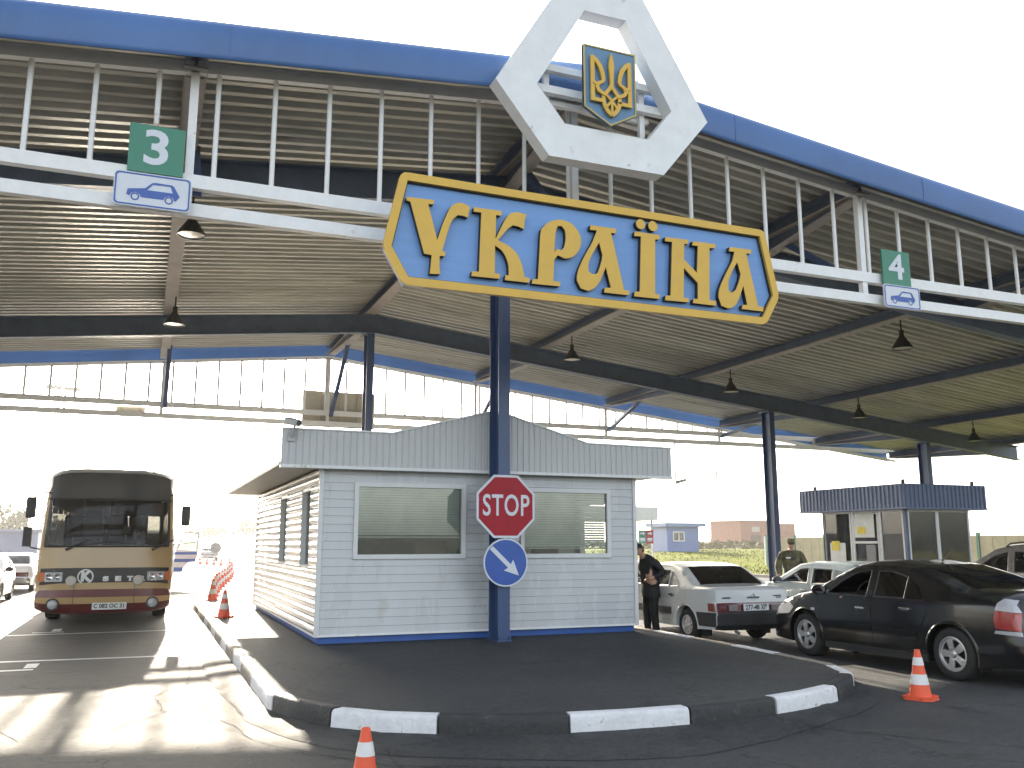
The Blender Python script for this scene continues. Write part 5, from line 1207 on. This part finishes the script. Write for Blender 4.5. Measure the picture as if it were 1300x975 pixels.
    if cap:
        a = MB(); vs = []; prof = [(1.10, .035), (1.12, .06), (1.16, .105), (1.05, .13), (.6, .142), (0, .145)]; n = 20
        for k, z in prof:
            for i in range(n): t = 2 * PI * i / n; vs.append(hp(.073 * k * math.cos(t), .092 * k * math.sin(t) - .004, z))
        a.add(vs, [(i * n + k, i * n + (k + 1) % n, (i + 1) * n + (k + 1) % n, (i + 1) * n + k) for i in range(len(prof) - 1) for k in range(n)])
        pk = [hp(.078 * math.cos(t * PI / 8), .092 + .065 * math.sin(t * PI / 8), .040 - .012 * math.sin(t * PI / 8)) for t in range(9)]
        a.add(pk + [p + hd * .006 for p in pk], [tuple(range(9)), tuple(reversed(range(9, 18)))]); a.build('cap', cap, root, smooth=50)
    eye = MB()
    for s in (1, -1): eye.lathe([(0, .004), (.008, .002), (.011, -.004)], 8, (0, 0, 0), 'y'); k = 24; eye.v[-k:] = [tuple(hp(s * .031 + v[0] * 1.3, .080 + v[1], .012 + v[2] * .7)) for v in eye.v[-k:]]
    eye.build('eyes', M_ink, root)
    mth = MB(); mth.tube([hp(-.022, .089, -.052), hp(0, .094, -.054), hp(.022, .089, -.052)], [.003, .005, .003], 6); mth.build('mouth', pm('lips', (.30, .12, .10), .5), root)
    return root, hp
R0 = dict(pelvis=(.155, .115), spine=(.145, .11), chest=(.175, .12), neck=.058, skull=.05, head=.05, face=.01, shl=.075, shr=.075, ell=.052, elr=.052, wrl=.036, wrr=.036, pal=(.042, .022), par=(.042, .022), hil=.095, hir=.095, knl=.068, knr=.068, anl=.05, anr=.05, tol=.045, tor=.045)
def stand(**k):
    J = dict(pelvis=(0, 0, .95), spine=(0, 0, 1.15), chest=(0, .0, 1.36), neck=(0, .01, 1.50), skull=(0, .02, 1.57), head=(0, .03, 1.625), face=(0, .2, 1.62), shl=(-.19, 0, 1.40), shr=(.19, 0, 1.40), ell=(-.25, -.03, 1.13), elr=(.25, -.03, 1.13), wrl=(-.25, .05, .90), wrr=(.25, .05, .90), pal=(-.25, .07, .82), par=(.25, .07, .82),
             hil=(-.095, 0, .88), hir=(.095, 0, .88), knl=(-.10, .03, .50), knr=(.10, .03, .50), anl=(-.10, 0, .09), anr=(.10, 0, .09), tol=(-.11, .13, .045), tor=(.11, .13, .045)); J.update(k); return J
def body(J, R): 
    R = dict(R); J = dict(J); f = J.pop('face'); h = J.pop('head'); R.pop('face', None); R.pop('head', None); return J, R
# the skin graph must not contain the helper points 'head' and 'face'
_person = person
def person(label, loc, rz, J, R, *a, **k):
    # helper points are appended as isolated vertices inside the skull, so they grow nothing
    return _person(label, loc, rz, J, R, *a, **k)
M_jkt = pm('black_jacket', (.012, .012, .013), .75, var=.3, bump=.3, bscale=18); M_trs = pm('black_trousers', (.010, .010, .011), .8, var=.3, bump=.3, bscale=14); M_shoe = pm('black_shoes', (.012, .011, .01), .35)
def camo_mat():
    m = pm('camouflage_cloth', (.12, .105, .055), .85, var=.45, scale=9, stain=(.018, .024, .012), stain_amt=.55, stain_scale=6, bump=.2); return m
M_camo = camo_mat()
CL = dict(pelvis=1, spine=1, chest=1, neck=0, skull=0, head=0, shl=1, shr=1, ell=1, elr=1, wrl=1, wrr=1, pal=0, par=0, hil=2, hir=2, knl=2, knr=2, anl=2, anr=2, tol=3, tor=3)
Jm = stand(spine=(0, .03, 1.16), chest=(0, .11, 1.36), neck=(0, .19, 1.48), skull=(0, .23, 1.54), head=(0, .26, 1.585), face=(0, .42, 1.52), shl=(-.19, .09, 1.39), shr=(.19, .09, 1.39),
    ell=(-.27, -.10, 1.17), elr=(.26, .02, 1.14), wrl=(-.17, .10, 1.07), wrr=(.22, .22, 1.10), pal=(-.13, .17, 1.06), par=(.19, .29, 1.12), anl=(-.10, -.02, .09), anr=(.10, .02, .09))
Rm = dict(R0); Rm.update(pal=(.034, .02), par=(.034, .02), pelvis=(.18, .145), spine=(.18, .16), chest=(.205, .165), hil=.11, hir=.11, knl=.085, knr=.085, anl=.07, anr=.07, ell=.066, elr=.066, shl=.09, shr=.09)
pm1, hp1 = person('man in black standing with bent elbow at the booth side window, back to us', (8.84, 14.85, 0), PI / 2 + .15, Jm, Rm, [M_skin, M_jkt, M_trs, M_shoe], CL, hair=True)
a = MB(); a.lathe([(.205, .72), (.20, .80), (.185, .95), (.178, 1.02)], 22, (0, 0, 0)); a.v = [(v[0], v[1] * .78 + .01, v[2]) for v in a.v]; a.build('jacket_hem', M_jkt, pm1, smooth=60)
Js = stand(ell=(-.31, -.03, 1.13), elr=(.31, -.03, 1.13), wrl=(-.30, .06, .90), wrr=(.29, .06, .90), pal=(-.29, .08, .82), par=(.28, .08, .82), shl=(-.21, 0, 1.41), shr=(.21, 0, 1.41)); Rs = dict(R0); Rs.update(pelvis=(.205, .15), spine=(.205, .15), chest=(.22, .155), shl=.098, shr=.098, ell=.082, elr=.082, wrl=.055, wrr=.048, knl=.085, knr=.085, anl=.07, anr=.07)
pm2, hp2 = person('soldier in camouflage jacket and cap standing beside the right-hand blue column', (14.2, 17.4, .0), PI - .55, Js, Rs, [M_skin, M_camo, M_camo, M_shoe], CL, cap=M_camo)
pm2.scale = (1.03, 1.03, 1.03)
a = MB(); a.cbox((.085, .165, 1.33), (.10, .012, .035)); a.build('name_tape', M_plate, pm2)
a = MB(); a.cbox((.0, .150, 1.04), (.36, .03, .05)); a.build('belt', M_shoe, pm2)
a = MB(); a.cbox((-.345, -.01, 1.24), (.012, .06, .07)); a.build('sleeve_patch', pm('patch_gold', (.45, .36, .12), .6), pm2)
def sit(z, **k):
    J = dict(pelvis=(0, 0, z), spine=(0, -.02, z + .2), chest=(0, -.02, z + .41), neck=(0, .0, z + .55), skull=(0, .02, z + .62), head=(0, .03, z + .675), face=(0, .2, z + .66), shl=(-.19, 0, z + .45), shr=(.19, 0, z + .45), ell=(-.25, .14, z + .22), elr=(.25, .14, z + .22), wrl=(-.17, .36, z + .24), wrr=(.17, .36, z + .24), pal=(-.15, .43, z + .27), par=(.15, .43, z + .27),
             hil=(-.1, .03, z - .02), hir=(.1, .03, z - .02), knl=(-.13, .45, z + .06), knr=(.13, .45, z + .06), anl=(-.13, .55, z - .33), anr=(.13, .55, z - .33), tol=(-.13, .67, z - .37), tor=(.13, .67, z - .37)); J.update(k); return J
M_shirt = pm('grey_shirt', (.30, .30, .28), .8, var=.1); M_redshirt = pm('dark_red_shirt', (.09, .03, .035), .8)
person('coach driver in grey shirt behind the windscreen holding the steering wheel', (-.72 + .52, 22.1, 0), PI, sit(1.24), R0, [M_skin, M_shirt, M_trs, M_shoe], CL, hair=True)
person('driver of the black saloon resting a hand on the open window edge', (10.06, 10.22, 0), 0, sit(.48, ell=(-.34, .12, .80), wrl=(-.42, .30, .90), pal=(-.47, .36, .93)), R0, [M_skin, M_redshirt, M_trs, M_shoe], CL, hair=True)

# ------------------------------------------------------------------ traffic cones
def cone_kids(t, h):
    k = h / .56
    a = MB(); a.m = 0
    prof = [(.125 * k, .03 * k), (.033 * k, .555 * k)]
    def rz_(z): return .128 * k + (.030 * k - .128 * k) * (z - .03 * k) / (.53 * k)
    bands = [(.03, .17, 0), (.17, .285, 1), (.285, .385, 0), (.385, .475, 1), (.475, .56, 0)]
    for z0, z1, mi in bands:
        b = MB(); off = .003 if mi else 0; b.lathe([(rz_(z0 * k) + off, z0 * k), (rz_(z1 * k) + off, z1 * k)], 20); b.build('white_band' if mi else 'cone_body', M_conewhite if mi else M_orange, t, smooth=50)
    b = MB(); b.lathe([(.03 * k, .56 * k), (.02 * k, .562 * k), (.018 * k, .50 * k)], 16); b.build('cone_tip', M_orange, t)
    b = MB(); r = .17 * k; b.plate([(r * math.cos(PI / 6 * i + .2), r * math.sin(PI / 6 * i + .2)) for i in range(12)] if False else [(-r, -r * .6), (-r * .6, -r), (r * .6, -r), (r, -r * .6), (r, r * .6), (r * .6, r), (-r * .6, r), (-r, r * .6)], [], lambda p, q, d: (p, q, .035 * k - d), .035 * k); b.build('base', M_orange, t, bevel=.006)
cones = [((1.40, 5.95, 0), .53, 'orange and white cone in the foreground, cut by the bottom picture edge'), ((8.10, 7.88, 0), .53, 'orange and white cone standing beside the rear wheel of the black saloon'), ((1.62, 19.9, .19), .56, 'orange and white cone standing on the sunlit island beside the booth')]
for loc, h, lb in cones: cone_kids(thing('traffic_cone', lb, 'cone', loc, .35, 'traffic cones'), h)
path = [(2.02, 29.2), (2.22, 31.5), (2.45, 34), (2.68, 36), (2.96, 38.3), (3.25, 40.7), (3.55, 43.1), (3.88, 46.1), (4.24, 49.3), (4.68, 54), (5.15, 59.3), (5.55, 65.5), (5.95, 71.0), (5.6, 74), (5.2, 76), (4.8, 78), (4.4, 80)]
pr_ = None
for i, (x, y) in enumerate(path):
    lb = 'nearest cone of the curving row on the sunlit road' if i == 0 else ('last cone of the curving row, far beyond the booth' if i == len(path) - 1 else 'one of the cones in the curving row on the sunlit road beside the coach')
    t = thing('traffic_cone', lb, 'cone', (x, y, 0), .3 * i, 'cones in a curving row far down the road')
    if i == 0: cone_kids(t, .66); pr_ = t
    else:
        for c in KIDS(pr_): copy_tree(c, t)

# ------------------------------------------------------------------ things hung on the rear frame
bb = thing('hanging_board', 'plain beige back of a sign board hung on the rear frame behind the booth', 'sign', (5.85, 30.15, 5.58))
a = MB(); a.box((-1.24, 0, 0), (1.24, .04, 1.24)); a.build('panel', pm('board_back', (.42, .38, .30), .6), bb)
a = MB()
for x in (-1.2, -.6, 0, .6, 1.2): a.box((x - .02, -.04, 0), (x + .02, -.003, 1.24))
for z in (.02, .45, 1.2): a.box((-1.24, -.045, z - .02), (1.24, -.041, z + .02))
a.build('stiffener', pm('board_rib', (.34, .31, .25), .6), bb)
nb = thing('small_frame_plate', 'small beige plate hung on the rear frame above the coach', 'sign', (-.69, 30.15, 5.62))
a = MB(); a.box((-.43, 0, 0), (.43, .03, .34)); a.build('panel', pm('board_back', (.42, .38, .30), .6), nb)
a = MB(); a.box((-.3, -.03, .02), (-.26, -.002, .32)); a.box((.26, -.03, .02), (.30, -.002, .32)); a.build('bracket', pm('board_rib', (.34, .31, .25), .6), nb)
hc_ = thing('hanging_camera', 'small camera on a thin drop pole under the rear frame beside the booth', 'camera', (19.1, 30.0, 5.6))
a = MB(); a.tube([(0, 0, 0), (0, 0, -1.75), (.12, -.05, -1.80)], .03, 8); a.build('drop_pole', M_cam, hc_, smooth=40)
a = MB(); a.bar((.05, .1, -1.55), (.32, -.25, -1.45), .11, .11); a.build('housing', M_cam, hc_, bevel=.02)

# ------------------------------------------------------------------ background, right
ki = thing('blue_kiosk', 'small blue flat roofed kiosk with one window on the lawn', 'kiosk', (47.6, 74.5, .9)); 
M_kiosk = pm('kiosk_blue', (.10, .16, .36), .5, var=.05)
a = MB(); a.plate([(-2.2, -.6), (1.3, -.6), (1.3, 2.35), (-2.2, 2.35)], [[(-1.55, 1.0), (-1.55, 1.9), (-.3, 1.9), (-.3, 1.0)]], front(0, -1.4, 0), .12); a.box((1.18, -1.28, -.6), (1.3, 1.6, 2.35)); a.box((-2.2, -1.28, -.6), (-2.08, 1.6, 2.35)); a.box((-2.08, 1.5, -.6), (1.18, 1.6, 2.35)); a.build('wall', M_kiosk, ki)
a = MB(); a.box((-2.55, -1.8, 2.36), (1.9, 1.9, 2.72)); a.build('roof', pm('kiosk_roof', (.13, .19, .36), .5), ki)
a = MB(); a.plate([(-1.55, 1.0), (-.3, 1.0), (-.3, 1.9), (-1.55, 1.9)], [[(-1.48, 1.07), (-1.48, 1.83), (-.95, 1.83), (-.95, 1.07)], [(-.88, 1.07), (-.88, 1.83), (-.37, 1.83), (-.37, 1.07)]], front(0, -1.45, 0), .1); kw = a.build('window', M_pvc, ki)
a = MB(); a.box((-1.48, -1.40, 1.07), (-.37, -1.395, 1.83)); a.build('pane', G_window, kw)
br = thing('brick_building', 'low red brick building beyond the fence behind the column', 'building', (91, 117, 1.0))
M_brick = pm('red_brick', (.27, .12, .085), .85, var=.18, scale=2, stain=(.33, .18, .13), stain_amt=.1)
a = MB(); a.box((-5, 0, -1), (0, 8, 4.1)); a.box((0.003, 1.2, -1), (6.5, 8, 3.7)); a.build('wall', M_brick, br)
a = MB(); a.box((-5.15, -.15, 4.1), (.15, 8.1, 4.3)); a.box((.16, 1.1, 3.7), (6.6, 8.1, 3.85)); a.build('roof', pm('roof_edge', (.3, .16, .12), .8), br)
a = MB(); a.box((-3.1, -.06, -.5), (-1.2, -.003, 2.0)); a.build('door', pm('brown_door', (.12, .06, .05), .6), br)
a = MB(); a.box((-2.9, -.05, 2.5), (-1.4, -.003, 3.3)); a.build('window', pm('dull_window', (.35, .30, .27), .3), br)
# concrete fence along the lawn
fe = thing('concrete_fence', 'beige concrete panel fence with green posts running behind the booth', 'fence', (42, 24, 0))
M_fence = pm('fence_panel', (.34, .29, .20), .85, var=.22, scale=.8, bump=.3, bscale=12, stain=(.22, .21, .17), stain_amt=.15, stain_scale=1.2); M_gpost = pm('green_post', (.06, .16, .11), .5)
for i in range(11):
    y = 24 + i * 3.0
    a = MB(); a.cbox((.0 + 0, y - 24, 1.15), (.16, .16, 2.3)); a.build('post', M_gpost, fe)
    if i < 10:
        a = MB(); b0 = y - 24 + .1; pz = 2.12; 
        for k in range(7): q = b0 + k * .4; a.box((-.03 - (.012 if k % 2 else 0), q, 0), (.03, q + .395, pz))
        a.build('panel', M_fence, fe)
a = MB(); a.box((-.10, 30.12, .0), (.02, 30.25, 2.2)); a.build('gate_post', M_frame, fe)
rgx = thing('direction_board', 'green and red direction board on two thin posts behind the man in black', 'sign', (23.5, 39.8, 0))
for x0, x1, mt in ((-.42, -.01, M_green), (.0, .41, M_red)):
    a = MB(); a.box((x0, 0, 1.70), (x1, .03, 2.37)); p_ = a.build('panel', mt, rgx)
    a = MB(); c = (x0 + x1) / 2; a.plate([(c - .13, 2.16), (c + .03, 2.16), (c + .03, 2.10), (c + .14, 2.2), (c + .03, 2.30), (c + .03, 2.24), (c - .13, 2.24)], [], lambda p, q, d: (p, -.006 + d, q), .004)
    a.box((c - .14, -.006, 1.78), (c + .14, -.002, 1.80)); a.box((c - .14, -.006, 1.84), (c + .14, -.002, 1.98)); a.build('arrow', M_signwhite, p_)
a = MB(); a.tube([(-.38, .06, 0), (-.38, .06, 2.37)], .03, 8); a.build('post', M_frame, rgx); a = MB(); a.tube([(.38, .06, 0), (.38, .06, 2.37)], .03, 8); a.build('post', M_frame, rgx)
gc = thing('small_canopy', 'small pale canopy on thin posts beyond the booth corner', 'canopy', (29.6, 52.9, 0))
a = MB(); a.box((-4.5, 0, 3.25), (2.6, 6, 4.15)); a.build('roof', M_parapet, gc, bevel=.02)
for x in (-3.9, -.9, 2.3):
    for y in (.4, 5.6): a = MB(); a.tube([(x, y, 0), (x, y, 3.26)], .07, 8); a.build('post', M_cam, gc)
def lattice_mast(name, lab, loc, h, w0, w1, mat, head=None, group=None, step=2.0):
    t = thing(name, lab, 'mast', loc, .35, group); a = MB(); n = int(h / step)
    C4 = [(-1, -1), (1, -1), (1, 1), (-1, 1)]
    def wd(z): return (w0 + (w1 - w0) * z / h) / 2
    for cx, cy in C4: a.tube([(cx * wd(0), cy * wd(0), 0), (cx * wd(h), cy * wd(h), h)], .085, 5)
    for i in range(n):
        z0, z1 = i * step, (i + 1) * step
        for k in range(4):
            p, q = C4[k], C4[(k + 1) % 4]
            a.tube([(p[0] * wd(z0), p[1] * wd(z0), z0), (q[0] * wd(z1), q[1] * wd(z1), z1)], .045, 4); a.tube([(p[0] * wd(z1), p[1] * wd(z1), z1), (q[0] * wd(z1), q[1] * wd(z1), z1)], .045, 4)
    a.build('tower', mat, t)
    if head == 'lights':
        b = MB(); b.tube([(-2.0, 0, h), (2.0, 0, h)], .08, 6); b.tube([(-1.6, 0, h + .9), (1.6, 0, h + .9)], .07, 6); b.build('crossbar', mat, t)
        for i, x in enumerate((-1.8, -1.1, -.4, .5, 1.1, 1.8)):
            b = MB(); b.bar((x, -.1, h + .1), (x + (.25 if x > 0 else -.25), -.55, h - .15), .75, .55); b.build('floodlight', pm('floodlight_grey', (.2, .2, .19), .5), t, bevel=.05)
    return t
M_mast = pm('mast_grey', (.36, .36, .35), .5)
for i, (loc, lb) in enumerate([((-12.6, 143, 0), 'tallest floodlight mast, seen through the rear frame on the left'), ((-18.5, 255, 0), 'floodlight mast low above the coach roof on the left'), ((20.1, 181, 0), 'floodlight mast just left of the booth camera'), ((17.7, 306, 0), 'farthest floodlight mast, right of the coach roof')]):
    lattice_mast('floodlight_mast', lb, loc, 24, 1.9, .8, M_mast, 'lights', 'floodlight masts')
mm = lattice_mast('radio_mast', 'slender pale lattice radio mast beyond the lawn', (88.3, 127, .9), 18, 1.9, 1.1, pm('mast_pale', (.34, .28, .27), .5))
a = MB(); a.box((-1.05, -.12, 11.5), (-.85, .12, 13.5)); a.build('antenna', M_cam, mm); a = MB(); a.box((.85, -.12, 11.5), (1.05, .12, 13.5)); a.build('antenna', M_cam, mm)
a = MB(); a.box((-.7, -.7, .0), (.7, .7, 1.6)); a.build('equipment_box', M_cam, mm)
# ------------------------------------------------------------------ background, left
lb_ = thing('long_blue_building', 'long low blue grey building behind the queue on the far left', 'building', (-24, 92, 0))
a = MB(); a.box((-30, 0, 0), (15, 10, 2.75)); a.build('wall', pm('building_blue_grey', (.13, .16, .27), .6, var=.08), lb_)
a = MB(); a.box((-30.3, -.3, 2.75), (15.3, 10.3, 2.98)); a.build('roof', pm('building_roof', (.16, .19, .29), .6), lb_)
for x in (-3, 2.2, 9.4): a = MB(); a.box((x, -.06, .6), (x + 2.3, -.003, 2.5)); a.build('shutter', pm('pale_shutter', (.42, .48, .52), .5), lb_)
fb = thing('far_white_hall', 'low white and grey hall far down the road between coach and booth', 'building', (33, 170, 0))
a = MB(); a.box((-14, 0, 0), (22, 14, 3.1)); a.build('wall', pm('hall_white', (.55, .57, .58), .6), fb); a = MB(); a.box((-14.4, -.4, 3.1), (22.4, 14.4, 3.6)); a.build('roof', M_cam, fb)
for x in range(-12, 20, 5): a = MB(); a.box((x, -.06, 1.0), (x + 3, -.003, 2.3)); a.build('window', pm('dull_glass', (.20, .23, .26), .2), fb)
rs = thing('round_road_sign', 'dark back of a round sign on a thin post beside the distant saloon', 'sign', (5.2, 75, 0))
a = MB(); a.plate(circ(0, 0, .42, 28), [], front(0, 0, 1.35), .03); a.build('disc', pm('sign_back', (.17, .17, .16), .6), rs); a = MB(); a.tube([(0, .05, 0), (0, .05, 1.7)], .035, 8); a.build('post', M_cam, rs)
# verge strips and tree belts
struct(MB().box((3.5, 120, -.05), (28, 135.5, .06)).build('verge', M_lawn))
M_leaf = pm('leaf_green', (.055, .075, .022), .85, spec=.1, var=.4, scale=.6); M_bark = pm('bark', (.09, .07, .05), .9)
rt = random.Random(31)
def tree(loc, h, w_, lab):
    t = thing('roadside_tree', lab, 'tree', loc, rt.uniform(0, 6), 'trees along the horizon')
    a = MB(); a.tube([(0, 0, -.3), (.1, 0, h * .3), (-.1, .1, h * .6), (0, 0, h * .9)], [h * .03, h * .022, h * .014, .03], 6)
    for k in range(6): an = rt.uniform(0, 2 * PI); z = h * rt.uniform(.3, .7); a.tube([(0, 0, z), (w_ * .25 * math.cos(an), w_ * .25 * math.sin(an), z + h * .16)], [h * .012, .02], 5)
    a.build('trunk', M_bark, t)
    c = MB(); cl = [(rt.gauss(0, w_ * .22), rt.gauss(0, w_ * .22), h * rt.uniform(.38, .92), rt.uniform(.14, .26) * w_) for _ in range(16)]
    for x, y, z, r in cl:
        for _ in range(90):
            u = Vector((rt.gauss(0, 1), rt.gauss(0, 1), rt.gauss(0, .8))).normalized() * r * rt.uniform(.5, 1.05); p = Vector((x, y, z)) + u; s = rt.uniform(.16, .34)
            e1 = Vector((rt.gauss(0, 1), rt.gauss(0, 1), rt.gauss(0, 1))).normalized() * s; e2 = Vector((rt.gauss(0, 1), rt.gauss(0, 1), rt.gauss(0, 1))).normalized() * s
            c.add([p - e1, p + e2, p + e1, p - e2], [(0, 1, 2, 3)])
    c.build('crown', M_leaf, t); return t
trees = []
for i in range(9): trees.append(((-46 + i * 4.6 + rt.uniform(-1, 1), 152 + rt.uniform(-8, 8), 0), rt.uniform(5.5, 8), rt.uniform(5, 7), 'hazy tree behind the long blue grey building'))
for i in range(9): trees.append(((14 + i * 8.0 + rt.uniform(-2, 2), 235 + rt.uniform(-10, 10), 0), rt.uniform(6, 9), rt.uniform(6, 9), 'hazy tree behind the far white hall'))
for a_ in trees: tree(*a_)
# far rising ground and scrub along the horizon
hl = MB(); vs = []; fs = []; N = 80
for i in range(N + 1):
    an = math.radians(-40 + 130 * i / N); r = 330
    h = 3.2 + 1.6 * math.sin(i * .35) + 1.1 * math.sin(i * .83 + 1)
    if an > .35: h -= 1.2
    for rr, z in ((r, -.5), (r + 25, h * .7), (r + 60, h), (r + 140, h * 1.1), (r + 220, -1)): vs.append((rr * math.sin(an), rr * math.cos(an), z))
for i in range(N):
    for k in range(4): fs.append((i * 5 + k, i * 5 + k + 1, (i + 1) * 5 + k + 1, (i + 1) * 5 + k))
hl.add(vs, fs); struct(hl.build('hills', pm('far_scrubland', (.085, .085, .04), .9, spec=.05, var=.35, scale=.04), smooth=180))
sb = MB()
for _ in range(2600):
    x = rt.uniform(55, 150); y = 95 + rt.uniform(0, 30) + (x - 55) * .0; z = lawn_z(x, y) if x < 225 else .9
    if 84 < x < 99 and y > 108: continue
    p = Vector((x, y, z + rt.uniform(0, .9))); s = rt.uniform(.2, .5)
    e1 = Vector((rt.gauss(0, 1), rt.gauss(0, 1), rt.gauss(0, 1))).normalized() * s; e2 = Vector((rt.gauss(0, 1), rt.gauss(0, 1), rt.gauss(0, 1))).normalized() * s
    sb.add([p - e1, p + e2, p + e1, p - e2], [(0, 1, 2, 3)])
tag(sb.build('scrub', pm('scrub_brown_green', (.12, .11, .05), .9, spec=.05, var=.3, scale=.5)), kind='stuff')
